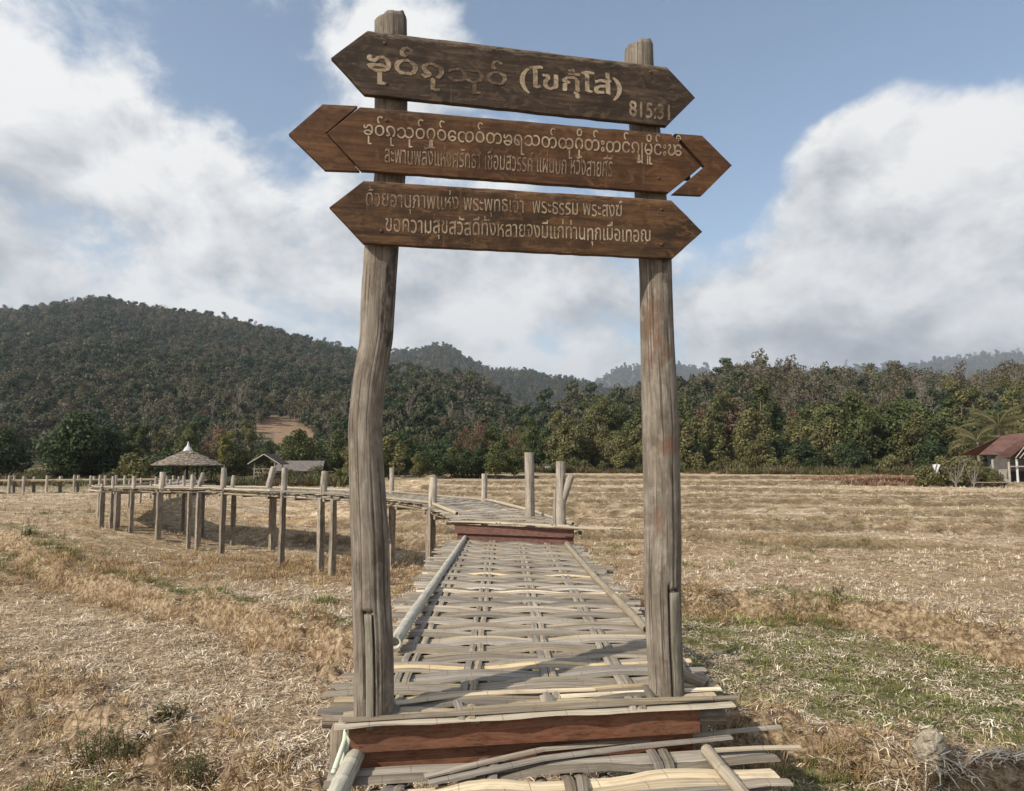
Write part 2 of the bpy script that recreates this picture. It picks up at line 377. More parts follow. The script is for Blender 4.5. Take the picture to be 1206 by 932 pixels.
    def mesh(s, name, mat_, org=(0, 0, 0)):
        me = bpy.data.meshes.new(name); o = Vector(org)
        me.from_pydata([tuple(Vector(v) - o) for v in s.v], [], s.f); me.update()
        ul = me.uv_layers.new(name='UVMap'); ul.data.foreach_set('uv', [c for u in s.uv for c in u])
        me.polygons.foreach_set('use_smooth', s.sm); me.polygons.foreach_set('material_index', s.mi)
        for m_ in (mat_ if isinstance(mat_, (list, tuple)) else [mat_]): me.materials.append(m_)
        return me
    def build(s, name, mat_, parent=None, org=None):
        if org is None: org = ORG.get(parent.name, Vector((0, 0, 0))) if parent is not None else Vector((0, 0, 0))
        o = bpy.data.objects.new(name, s.mesh(name, mat_, org)); COL.objects.link(o)
        if parent is not None: o.parent = parent; ORG[o.name] = Vector(org)
        else: o.location = org; ORG[o.name] = Vector(org)
        return o
def put(name, me, parent=None, loc=None):
    o = bpy.data.objects.new(name, me); COL.objects.link(o)
    if parent is not None: o.parent = parent
    if loc is not None: o.location = loc
    return o
def copy_tree(o, loc, rz, sc, label=None, group=None):
    r = o.copy(); COL.objects.link(r); r.location = loc; r.rotation_euler = (0, 0, rz); r.scale = sc
    if label: r['label'] = label
    if group: r['group'] = group
    for ch in o.children:
        c = ch.copy(); COL.objects.link(c); c.parent = r
    return r

# ------------------------------------------------------------------ noise and terrain
PT = RNG.random((256, 256)).astype(np.float64)
def vnoise(x, y):
    x = np.asarray(x, float); y = np.asarray(y, float)
    xi = np.floor(x).astype(int); yi = np.floor(y).astype(int); fx = x - xi; fy = y - yi
    fx = fx * fx * (3 - 2 * fx); fy = fy * fy * (3 - 2 * fy)
    a = PT[xi & 255, yi & 255]; b = PT[(xi + 1) & 255, yi & 255]; c = PT[xi & 255, (yi + 1) & 255]; d = PT[(xi + 1) & 255, (yi + 1) & 255]
    return (a * (1 - fx) + b * fx) * (1 - fy) + (c * (1 - fx) + d * fx) * fy
def fbm(x, y, o=4):
    s = 0; a = 1; t = 0
    for i in range(o):
        s = s + a * vnoise(x * 2 ** i + 17.3 * i, y * 2 ** i + 9.1 * i); t += a; a *= 0.5
    return s / t
def sst(t): t = np.clip(t, 0, 1); return t * t * (3 - 2 * t)

BANK1 = ([-60, -17, -11, -7.5, -5.1, -2.5, 0, 3.8, 6.5, 7.6, 8.2, 12, 60], [36, 24, 19, 15.8, 14.3, 11.8, 12.5, 16.3, 15.8, 13.6, 12.0, 10.2, 2])
BANK2 = ([-60, -12, -6.2, -3.6, -2, -1, 1.2, 2.5, 4, 5.5, 9, 60], [22, 13, 10.2, 8.5, 7.0, 6.6, 8.9, 9.3, 8.8, 7.9, 6.8, 0])
BUNDS = [(24.5, .8, .05), (34, 1.2, .05), (43, 1.4, .04), (54, 1.6, .03),  # slope-wise field bunds on the right, py at x=806 and x=1206
    (30, 1.0, .05), (38, 1.4, .05), (48, 1.6, .03), (60, 2.0, .03), (74, 2.0, .02), (92, 2.0, .02)]
def bankd(X, Y, B):
    return Y - np.interp(X, B[0], B[1]) - (fbm(X * .9, X * 0 + 3.3, 3) - .5) * 1.2
def plot_tone(X, Y):
    """each terrace carries its own cover of straw"""
    t = np.full(np.shape(X), .5)
    for i, (y0, amp, sl) in enumerate(sorted(BUNDS)):
        yy = y0 - sl * X * 6 + (fbm(X * .05 + i * 7, X * 0 + i, 3) - .5) * amp * 5
        t = np.where(Y > yy, [.25, .8, .45, 1., .3, .85, .5, .9, .35, .7][i % 10], t)
    return t
def bund_d(X, Y):
    """distance to the nearest field bund beyond the near bank"""
    d = np.full(np.shape(X), 99.0)
    for i, (y0, amp, sl) in enumerate(sorted(BUNDS)):
        yy = y0 - sl * X * 6 + (fbm(X * .05 + i * 7, X * 0 + i, 3) - .5) * amp * 5
        d = np.where(np.abs(Y - yy) < np.abs(d), Y - yy, d)
    return d
def ground(X, Y, fine=True):
    X = np.asarray(X, float); Y = np.asarray(Y, float)
    right = np.interp(Y, [0, 20, 40, 70, 130, 200], [0, 0, .3, .8, 1.6, 1.6])
    left = np.interp(Y, [0, 18, 26, 60, 130, 200], [0, 0, .80, .78, 1.35, 1.6])
    w = sst((-X - 10) / 4.5)
    z = right * (1 - w) + left * w
    z = z - .14 * np.exp(-((X + 5.5) / 5) ** 2 - ((Y - 21) / 4) ** 2)
    d1 = bankd(X, Y, BANK1); near = sst((60 - np.abs(X)) / 30)
    z = z - 0.42 * (1 - sst(d1 / .5 + .5)) * near
    z = z + 0.10 * np.exp(-((d1 - .45) / .45) ** 2) * near
    d2 = bankd(X, Y, BANK2); sid = sst((np.abs(X) - .8) / 1.2)
    z = z - 0.26 * (1 - sst(d2 / .5 + .5)) * near * sid + 0.10 * np.exp(-((d2 - .4) / .5) ** 2) * sid * near
    b = bund_d(X, Y); bm = sst((Y - 22) / 4) * (1 - w)
    z = z + 0.26 * np.exp(-(b / .45) ** 2) * bm + 0.16 * np.tanh(b / .4) * bm
    if fine:
        z = z + (fbm(X * .35, Y * .35, 3) - .5) * .18
        k = np.clip(1 - Y / 70, 0, 1)
        bk = np.exp(-(d1 / 1.0) ** 2) + np.exp(-(d2 / .9) ** 2) * sid
        z = z + (fbm(X * 3.1, Y * 3.1, 4) - .5) * (.10 + .44 * bk) * k
    return z
def gz(x, y): return float(ground(np.array([x]), np.array([y]))[0])

def green_zone(X, Y):
    d1 = bankd(X, Y, BANK1); d2 = bankd(X, Y, BANK2)
    g = sst((X - 1.0) / 2) * (1 - sst((d1 + .6) / 1.2)) * sst((d2 - .4) / 1.0) * .75
    g = g + sst((X - 1.0) / 1) * (1 - sst((d2 + 0.4) / .6)) * 1.0
    g = g * (.75 + .9 * (fbm(X * .5, Y * .5, 3)))
    g = g + .85 * np.exp(-((d1 - .65) / .5) ** 2) * np.clip((vnoise(X * .7 + 5, Y * .7) > np.where((X < -6) & (X > -20), .2, .55)) * 1.0, 0, 1)
    lb = (X < -1) * (1 - sst((d2 + .8) / .8)) * .45 * fbm(X, Y, 3)
    return np.clip(g + lb, 0, 1)
def bank_zone(X, Y):
    d1 = bankd(X, Y, BANK1); d2 = bankd(X, Y, BANK2)
    z = np.exp(-((d1 + .1) / .65) ** 2) + np.exp(-((d2 + .1) / .7) ** 2) * sst((np.abs(X) - .8))
    z = z + .75 * (X < -1) * (1 - sst((d2 + .5) / .8))
    z = z + np.exp(-((bund_d(X, Y) + .3) / .6) ** 2) * sst((Y - 22) / 3) * .35
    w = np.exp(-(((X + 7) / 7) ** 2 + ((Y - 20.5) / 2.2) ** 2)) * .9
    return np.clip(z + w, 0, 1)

def build_ground():
    a1 = np.linspace(-52, 52, 520); a2 = np.concatenate([np.linspace(-180, -54, 40)]); a3 = np.linspace(54, 177, 38)
    A = np.radians(np.concatenate([a2, a1, a3])); na = len(A)
    rr = np.concatenate([[0.4], np.geomspace(1.5, 40, 420), np.geomspace(41, 160, 190), np.geomspace(170, 9000, 30)]); nr = len(rr)
    AA, RR = np.meshgrid(A, rr, indexing='ij')
    X = RR * np.sin(AA); Y = RR * np.cos(AA)
    Z = ground(X, Y)
    V = np.stack([X, Y, Z], -1).reshape(-1, 3)
    i = np.arange(na); j = np.arange(nr - 1); I, J = np.meshgrid(i, j, indexing='ij'); I2 = (I + 1) % na
    Fq = np.stack([I * nr + J, I2 * nr + J, I2 * nr + J + 1, I * nr + J + 1], -1).reshape(-1, 4)[:, ::-1]
    m, nt, b = material('field_soil_and_straw', 0.95)
    b.inputs['Specular IOR Level'].default_value = 0.1
    o = nd(nt, 'ShaderNodeTexCoord').outputs['Object']
    att = nd(nt, 'ShaderNodeSeparateColor', {0: nd(nt, 'ShaderNodeAttribute', attribute_name='zone').outputs['Color']})
    n1 = noise(nt, vmath(nt, 'MULTIPLY', o, (1, .7, 1)), 11, 8, 0.75, 0.6)
    n2 = noise(nt, o, 2.0, 5, 0.65)
    n3 = noise(nt, o, 0.13, 4, 0.6)
    n4 = noise(nt, vmath(nt, 'MULTIPLY', o, (.6, 1.6, 1)), 1.5, 7, 0.78)
    straw = ramp(nt, n1, [(0.38, (0.085, 0.052, 0.028)), (0.47, (0.23, 0.16, 0.10)), (0.55, (0.41, 0.31, 0.20)), (0.66, (0.61, 0.50, 0.36))])
    far = ramp(nt, n4, [(0.40, (0.12, 0.08, 0.04)), (0.47, (0.33, 0.245, 0.145)), (0.53, (0.52, 0.40, 0.26)), (0.60, (0.80, 0.68, 0.51))])
    cd = nd(nt, 'ShaderNodeSeparateXYZ', {0: o}).outputs[1]
    c = mix(nt, mrange(nt, cd, 14, 40, 0, .75), straw, far)
    c = mix(nt, ramp(nt, n2, [(0.40, 0.0), (0.68, 0.55)]), c, (0.21, 0.135, 0.072))
    c = mix(nt, ramp(nt, n3, [(0.48, 0.0), (0.66, 0.4)]), c, (0.24, 0.20, 0.105))
    line = math_(nt, 'MULTIPLY', att.outputs[2], ramp(nt, noise(nt, o, 1.1, 5, .7), [(.36, 0.35), (.56, 1.0)]))  # dark weed lines along the bunds, grass shadow put into their colour
    plot = nd(nt, 'ShaderNodeAttribute', attribute_name='plot').outputs['Fac']
    c = nd(nt, 'ShaderNodeHueSaturation', {0: .5, 1: mrange(nt, plot, 0, 1, 1.1, .92), 2: mrange(nt, plot, 0, 1, .92, 1.3), 4: c}).outputs[0]
    clod = ramp(nt, noise(nt, vmath(nt, 'MULTIPLY', o, (.8, 1.5, 1)), 2.6, 5, .75), [(.40, .0), (.455, 1.0)])
    c = mix(nt, mrange(nt, cd, 10, 30, 0.25, .85), c, mix(nt, clod, (0.13, 0.085, 0.048), c))
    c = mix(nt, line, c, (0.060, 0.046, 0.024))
    gr = ramp(nt, n1, [(0.38, (0.050, 0.058, 0.02)), (0.55, (0.125, 0.13, 0.05)), (0.7, (0.28, 0.25, 0.13))])
    c = mix(nt, math_(nt, 'MULTIPLY', att.outputs[1], .85), c, gr)
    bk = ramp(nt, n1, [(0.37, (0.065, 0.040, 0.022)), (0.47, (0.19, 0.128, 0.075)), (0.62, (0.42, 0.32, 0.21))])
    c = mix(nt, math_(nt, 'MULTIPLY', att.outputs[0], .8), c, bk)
    setc(nt, b, c, math_(nt, 'ADD', n1, math_(nt, 'MULTIPLY', n4, .6)), 1.0, 0.05)
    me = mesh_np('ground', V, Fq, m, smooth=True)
    col = np.zeros((len(V), 4), np.float32); x, y = V[:, 0], V[:, 1]
    far_ = np.clip(1 - y / 160, 0, 1)
    col[:, 0] = bank_zone(x, y) * (y > 0); col[:, 1] = green_zone(x, y) * (y > 0) * (y < 60); col[:, 3] = 1
    # strip of rough green-brown growth at the far edge of the field
    e = sst((y - 112 + 6 * fbm(x * .05, y * 0, 2)) / 10); col[:, 1] = np.maximum(col[:, 1], e * .8)
    el = sst((-x - 12) / 10) * sst((y - 52 + 10 * fbm(x * .1, y * .1, 2)) / 15); col[:, 1] = np.maximum(col[:, 1], el * .75)
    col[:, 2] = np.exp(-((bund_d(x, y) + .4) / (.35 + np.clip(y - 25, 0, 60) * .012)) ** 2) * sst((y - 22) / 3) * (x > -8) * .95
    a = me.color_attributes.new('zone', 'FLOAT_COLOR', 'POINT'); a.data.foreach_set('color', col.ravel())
    a = me.attributes.new('plot', 'FLOAT', 'POINT'); a.data.foreach_set('value', np.where((y > 18), plot_tone(x, y), .5).astype(np.float32))
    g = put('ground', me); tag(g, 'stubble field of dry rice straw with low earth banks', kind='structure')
    # centre cap (under the camera)
build_ground()

# ------------------------------------------------------------------ scatter (stuff)
def scatter(name, label, protos, P, rot, scl, idx, kind='stuff'):
    me = bpy.data.meshes.new(name); n = len(P)
    me.vertices.add(n); me.vertices.foreach_set('co', np.asarray(P, np.float32).ravel())
    for nm, ty, arr in (('rot', 'FLOAT_VECTOR', rot), ('scl', 'FLOAT_VECTOR', scl)):
        a = me.attributes.new(nm, ty, 'POINT'); a.data.foreach_set('vector', np.asarray(arr, np.float32).ravel())
    a = me.attributes.new('pick', 'INT', 'POINT'); a.data.foreach_set('value', np.asarray(idx, np.int32))
    o = put(name, me); tag(o, label, kind=kind)
    ng = bpy.data.node_groups.new(name + '_nodes', 'GeometryNodeTree')
    ng.interface.new_socket('Geometry', in_out='INPUT', socket_type='NodeSocketGeometry')
    ng.interface.new_socket('Geometry', in_out='OUTPUT', socket_type='NodeSocketGeometry')
    gi = ng.nodes.new('NodeGroupInput'); go = ng.nodes.new('NodeGroupOutput')
    jn = ng.nodes.new('GeometryNodeJoinGeometry')
    for p in reversed(protos):
        oi = ng.nodes.new('GeometryNodeObjectInfo'); oi.inputs['Object'].default_value = p; oi.inputs['As Instance'].default_value = True
        ng.links.new(oi.outputs['Geometry'], jn.inputs[0])
    ip = ng.nodes.new('GeometryNodeInstanceOnPoints'); ip.inputs['Pick Instance'].default_value = True
    ng.links.new(gi.outputs[0], ip.inputs['Points']); ng.links.new(jn.outputs[0], ip.inputs['Instance'])
    def na(nm, ty):
        a = ng.nodes.new('GeometryNodeInputNamedAttribute'); a.data_type = ty; a.inputs['Name'].default_value = nm; return a.outputs['Attribute']
    ng.links.new(na('pick', 'INT'), ip.inputs['Instance Index'])
    er = ng.nodes.new('FunctionNodeEulerToRotation'); ng.links.new(na('rot', 'FLOAT_VECTOR'), er.inputs[0]); ng.links.new(er.outputs[0], ip.inputs['Rotation'])
    ng.links.new(na('scl', 'FLOAT_VECTOR'), ip.inputs['Scale'])
    ng.links.new(ip.outputs[0], go.inputs[0])
    md = o.modifiers.new('scatter', 'NODES'); md.node_group = ng
    return o
def blades(n, area, len_, wid, flat, mat_, name, hump=0.0, splay=1.0):
    """flat: 1 = lying litter, 0 = standing tuft"""
    V = []; Fc = []; T = []
    for i in range(n):
        a = random.uniform(0, 2 * math.pi); L = len_[0] + (len_[1] - len_[0]) * random.random() ** 2; w = random.uniform(*wid)
        r = area * math.sqrt(random.random()); th = random.uniform(0, 2 * math.pi)
        bx, by = r * math.cos(th), r * math.sin(th)
        if flat:
            el = random.uniform(-.05, .45); bz = random.uniform(0, .03) + hump * (1 - r / area)
        else:
            el = math.pi / 2 - random.random() ** .7 * splay; bz = -0.01; a = th + random.uniform(-.8, .8)
        d = Vector((math.cos(a) * math.cos(el), math.sin(a) * math.cos(el), math.sin(el)))
        s = Vector((-math.sin(a), math.cos(a), random.uniform(-.3, .3) if flat else 0)).normalized() * w / 2
        p0 = Vector((bx, by, bz)); p1 = p0 + d * L * .55; p2 = p1 + (d + Vector((random.uniform(-.3, .3), random.uniform(-.3, .3), -random.uniform(.1, .7)))) * L * .45
        o = len(V); V += [p0 - s, p0 + s, p1 + s, p1 - s, p2 + s * .5, p2 - s * .5]; t = random.random()
        T += [t] * 6; Fc += [(o, o + 1, o + 2, o + 3), (o + 3, o + 2, o + 4, o + 5)]
    me = mesh_np(name, [tuple(v) for v in V], Fc, mat_, tone=T)
    return bpy.data.objects.new(name, me)
def sector_pts(n, r0, r1, a0=-40, a1=40, power=1.0):
    a = np.radians(RNG.uniform(a0, a1, n)); u = RNG.random(n)
    r = (r0 ** power + u * (r1 ** power - r0 ** power)) ** (1 / power)
    return r * np.sin(a), r * np.cos(a)
def eul(n, tilt=0.12):
    return np.stack([RNG.normal(0, tilt, n), RNG.normal(0, tilt, n), RNG.uniform(0, 6.283, n)], -1)
def ground_cover():
    lit = [blades(44, .32, (.035, .15), (.006, .013), 1, M['straw'], 'straw_patch') for _ in range(4)]
    stub = [blades(16, .05, (.05, .15), (.006, .012), 0, M['straw'], 'stubble_tuft', splay=1.1) for _ in range(4)]
    dry = [blades(40, .14, (.10, .32), (.006, .012), 0, M['drygrass'], 'dry_tuft', splay=1.3) for _ in range(4)]
    grn = [blades(44, .16, (.06, .20), (.006, .013), 0, M['greengrass'], 'green_tuft', splay=1.25) for _ in range(4)]
    # litter
    x1, y1 = sector_pts(5200, 4, 18, power=2); x2, y2 = sector_pts(9000, 18, 62, power=1.3)
    x = np.r_[x1, x2]; y = np.r_[y1, y2]; z = ground(x, y) + .005
    keep = RNG.random(len(x)) < (.86 - .25 * green_zone(x, y) - .2 * bank_zone(x, y)) * np.where(y > 22, 1.5 * (vnoise(x * .8, y * 1.9) > .52), .45 + .9 * fbm(x * .6, y * .6, 3))
    keep &= ~((np.abs(bund_d(x, y) + .4) < .55 + np.clip(y - 25, 0, 60) * .012) & (y > 22) & (x > -8)) & ((y < 22) | (RNG.random(len(x)) < .25 + .75 * plot_tone(x, y)))
    x, y, z = x[keep], y[keep], z[keep]; n = len(x)
    sc = (RNG.uniform(.7, 1.25, n) * (1 + np.clip(y - 18, 0, 60) / 45))[:, None] * np.ones((1, 3))
    scatter('rice_straw_litter', 'dry pale rice straw lying over the field', lit, np.stack([x, y, z], -1), eul(n, .06), sc, RNG.integers(0, 4, n))
    # stubble in rows
    rows = []
    for ry in np.arange(4, 75, .24):
        dx = .24 * (1 + max(0, ry - 25) / 40); xs = np.arange(-.8 * ry - 2, .8 * ry + 2, dx)
        if ry > 30 and (int(ry / .24) % 2): continue
        rows.append(np.stack([xs + RNG.normal(0, .05, len(xs)), ry + RNG.normal(0, .05, len(xs)) + .06 * xs * 0], -1))
    P = np.concatenate(rows); x, y = P[:, 0], P[:, 1]
    keep = (RNG.random(len(x)) < np.where(y > 24, .25 + .35 * (vnoise(x * 1.3, y * 2.6) > .5), .55) - .45 * bank_zone(x, y) - .3 * green_zone(x, y))
    x, y = x[keep], y[keep]; n = len(x); z = ground(x, y)
    sc = (RNG.uniform(.6, 1.35, n) * (1 + np.clip(y - 25, 0, 60) / 60))[:, None] * np.ones((1, 3))
    scatter('rice_stubble', 'short cut rice stubble standing in rows', stub, np.stack([x, y, z], -1), eul(n, .15), sc, RNG.integers(0, 4, n))
    # dry grass on the banks and bunds
    x1, y1 = sector_pts(15000, 4.5, 26, power=2); x2, y2 = sector_pts(22000, 22, 105, power=1.4)
    x = np.r_[x1, x2]; y = np.r_[y1, y2]; bz = bank_zone(x, y)
    keep = RNG.random(len(x)) < bz * np.where((y < 24) & (bankd(x, y, BANK1) < .25) & (bankd(x, y, BANK1) > -.7), .6, 1.) * (.3 + .6 * (fbm(x * 1.3, y * 1.3, 3) > .5)) * np.where(y > 30, .5, .8)
    x, y = x[keep], y[keep]; n = len(x); z = ground(x, y)
    sc = (RNG.uniform(.5, 1.25, n))[:, None] * np.ones((1, 3))
    scatter('dry_bank_grass', 'dry brown grass on the earth banks', dry, np.stack([x, y, z], -1), eul(n, .25), sc, RNG.integers(0, 4, n))
    # green grass
    x1, y1 = sector_pts(24000, 4.5, 26, power=2)
    x, y = x1, y1; g = green_zone(x, y)
    keep = RNG.random(len(x)) < g * .72 * (.35 + .9 * (fbm(x * 1.1 + 4, y * 1.1, 3) > .45))
    x, y = x[keep], y[keep]
    xb, yb = sector_pts(14000, 22, 100, -5, 40, power=1.2)
    kb = (np.abs(bund_d(xb, yb) + .2) < .4) & (vnoise(xb * .5, yb * .5 + 9) > .30); x = np.r_[x, xb[kb]]; y = np.r_[y, yb[kb]]
    xs, ys = [x], [y]
    for (cx, cy, rr, k) in [(-15.5, 22.5, 1.3, 70), (-13.8, 21.0, .9, 40), (7.0, 15.2, .5, 26), (5.0, 15.4, .4, 14), (6.2, 15.6, .4, 12), (-4.2, 15.0, .4, 8), (9.5, 13.0, .5, 10), (-19.5, 31, 1.5, 30), (-4.9, 7.9, .35, 16), (-3.1, 7.4, .3, 14), (-5.8, 7.2, .4, 14),
                            (3.5, 24, .4, 8), (9, 23.5, .5, 10), (8.0, 24.5, .3, 7), (5.5, 20.5, .5, 8), (14, 28, .4, 8), (12, 25, .4, 8)]:
        xs.append(cx + RNG.normal(0, rr, k)); ys.append(cy + RNG.normal(0, rr * .6, k))
    x = np.concatenate(xs); y = np.concatenate(ys); n = len(x); z = ground(x, y)
    sc = (RNG.uniform(.32, .88, n))[:, None] * np.ones((1, 3)); sc[len(xs[0]):] *= 1.6
    scatter('green_grass', 'short green grass growing through the straw', grn, np.stack([x, y, z], -1), eul(n, .2), sc, RNG.integers(0, 4, n))
    # rough growth at the far field edge
    x, y = sector_pts(5500, 102, 124, -38, 42); x2, y2 = sector_pts(5000, 58, 86, -38, -12)
    x = np.r_[x, x2]; y = np.r_[y, y2]
    n = len(x); z = ground(x, y)
    big = [blades(60, .6, (.4, 1.1), (.05, .1), 0, M['leaf_olive'], 'scrub_tuft', splay=1.3), blades(60, .6, (.4, 1.1), (.05, .1), 0, M['leaf_brown'], 'scrub_tuft', splay=1.3), blades(60, .6, (.4, .9), (.05, .1), 0, M['leaf_mid'], 'scrub_tuft', splay=1.3)]
    keep = (RNG.random(n) < (fbm(x * .12, y * .2, 3) > .45) * .8 + .12) & ((y > 63) | (x > 0)) & ((y > 90) | (RNG.random(n) < .4))
    x, y, z = x[keep], y[keep], z[keep]; n = len(x)
    scatter('field_edge_scrub', 'low scrub growing along the far edge of the field', big, np.stack([x, y, z], -1), eul(n, .2), (RNG.uniform(.25, 1.0, n) + .6 * (fbm(x * .3, y * .3, 2) > .6))[:, None] * np.ones((1, 3)), RNG.integers(0, 3, n))
ground_cover()

# ------------------------------------------------------------------ trees
def leaf_cloud(lobes, n, size, thick=0.35):
    """lobes: (cx,cy,cz,rx,rz); leaves sit near lobe surfaces and inside"""
    L = np.array(lobes, float); wts = L[:, 3] ** 2; wts /= wts.sum()
    k = RNG.choice(len(L), n, p=wts)
    d = RNG.normal(size=(n, 3)); d /= np.linalg.norm(d, axis=1)[:, None]
    r = 1 - thick * RNG.random(n) ** 1.3 + RNG.normal(0, .05, n)
    C_ = L[k, :3] + d * np.stack([L[k, 3], L[k, 3], L[k, 4]], -1) * r[:, None]
    nrm = d * .9 + RNG.normal(0, .55, (n, 3)) + np.array([0, 0, .35]); nrm /= np.linalg.norm(nrm, axis=1)[:, None]
    a = np.cross(nrm, RNG.normal(size=(n, 3))); a /= np.linalg.norm(a, axis=1)[:, None]; b = np.cross(nrm, a)
    s = size * RNG.uniform(.5, 1.25, n)[:, None]; b = b * RNG.uniform(.45, .9, n)[:, None]
    fold = nrm * s * .18
    V = np.stack([C_ - a * s - b * s * .4, C_ - b * s + fold, C_ + a * s, C_ + b * s + fold], 1).reshape(-1, 3)
    Fq = np.arange(4 * n).reshape(-1, 4)
    lt = RNG.random(len(L)) * .45
    T = np.repeat(np.clip(lt[k] + RNG.random(n) * .55, 0, 1), 4)
    return V, Fq, T
def make_lobes(h0, h1, rad, n, lr=(.3, .5), flat=.8, shape='round'):
    out = []
    for i in range(n):
        t = (i + random.random()) / n
        z = h0 + (h1 - h0) * t
        env = {'round': math.sin(math.pi * min(1, t * .8 + .18)), 'cone': 1.0 - .75 * t, 'umb': .35 + .65 * t}[shape]
        a = random.uniform(0, 2 * math.pi); r = rad * env * math.sqrt(random.random()) * .8
        q = rad * random.uniform(*lr) * (.6 + .5 * env)
        out.append((r * math.cos(a), r * math.sin(a), z, q, q * flat))
    return out
def trunk_mb(mb, lobes, h0, r0, lean=.3, limbs=5, n=7):
    top = Vector((random.uniform(-lean, lean), random.uniform(-lean, lean), h0))
    mb.tube([(0, 0, -.3), (top.x * .3, top.y * .3, h0 * .4), top], [r0 * 1.25, r0, r0 * .7], n)
    for l in random.sample(lobes, min(limbs, len(lobes))):
        e = Vector(l[:3]); m = top.lerp(e, .5) + Vector((0, 0, -.1 * (e - top).length))
        mb.tube([top - Vector((0, 0, h0 * .1)), m, e], [r0 * .5, r0 * .34, r0 * .12], 5)
def tree_protos():
    P = []
    specs = [  # name, mat, height, crown base, radius, nlobes, leaves, leaf size, shape, descr
        ('broadleaf_tree', 'leaf_dark', 11, 2.2, 4.6, 20, 5200, .26, 'round'),
        ('broadleaf_tree', 'leaf_mid', 12, 2.5, 4.2, 19, 4600, .26, 'round'),
        ('broadleaf_tree', 'leaf_olive', 10, 2.0, 3.8, 17, 3800, .25, 'round'),
        ('slender_tree', 'leaf_mid', 14, 5.0, 2.9, 15, 2800, .24, 'umb'),
        ('slender_tree', 'leaf_olive', 15, 6.0, 2.6, 13, 1900, .22, 'umb'),
        ('dry_tree', 'leaf_brown', 12, 4.0, 3.3, 14, 1800, .20, 'round'),
        ('bushy_tree', 'leaf_dark', 7, .6, 3.6, 18, 3600, .25, 'round'),
        ('shrub', 'leaf_olive', 3.6, .2, 2.3, 12, 1800, .18, 'round'),
        ('bare_tree', None, 12, 4.0, 3.0, 22, 0, .2, 'umb'),
    ]
    for k, (nm, mt, h, hb, rad, nl, nlf, ls, shp) in enumerate(specs):
        for v in range(2):
            lobes = make_lobes(hb, h - rad * .25, rad, nl, shape=shp)
            mb = MB(); trunk_mb(mb, lobes, hb * 1.15 + .5, .10 + h * .012, limbs=(14 if mt is None else 6))
            if mt is None:
                for _ in range(90):
                    l = random.choice(lobes); e = Vector(l[:3]); d = Vector((random.gauss(0, 1), random.gauss(0, 1), abs(random.gauss(.7, .7)))).normalized() * random.uniform(.8, 2.2)
                    mb.tube([e, e + d * .6, e + d + Vector((0, 0, .1))], [.035, .025, .01], 3, cap=False)
            tm = mb.mesh('trunk', M['bark'] if mt else M['twig'])
            cm = None
            if mt:
                V, Fq, T = leaf_cloud(lobes, nlf, ls); cm = mesh_np('crown', V, Fq, M[mt], tone=T)
            P.append((nm, tm, cm, h))
    return P
TP = tree_protos()
TREE_N = [0]
_protos_linked = {}
def tree(k, x, y, sc, label, cat='tree', group=None, z=None, name=None, crown_mat=None):
    nm, tm, cm, h = TP[k]
    r = thing(name or nm, label, cat, (x, y, (gz(x, y) if z is None else z) - .05), random.uniform(0, 6.28), group)
    r.scale = (sc * random.uniform(.85, 1.15), sc * random.uniform(.85, 1.15), sc * random.uniform(.9, 1.1))
    put('trunk', tm, r)
    if cm:
        c = put('crown', cm, r)
    return r
KIND_LABEL = {0: 'broad dark green tree', 2: 'rounded mid green tree', 4: 'rounded olive green tree', 6: 'tall slender green tree', 8: 'tall thin olive tree with a sparse crown',
              10: 'dry tree with thin rusty brown leaves', 12: 'low dark bushy tree', 14: 'low olive shrub', 16: 'bare pale tree without leaves'}

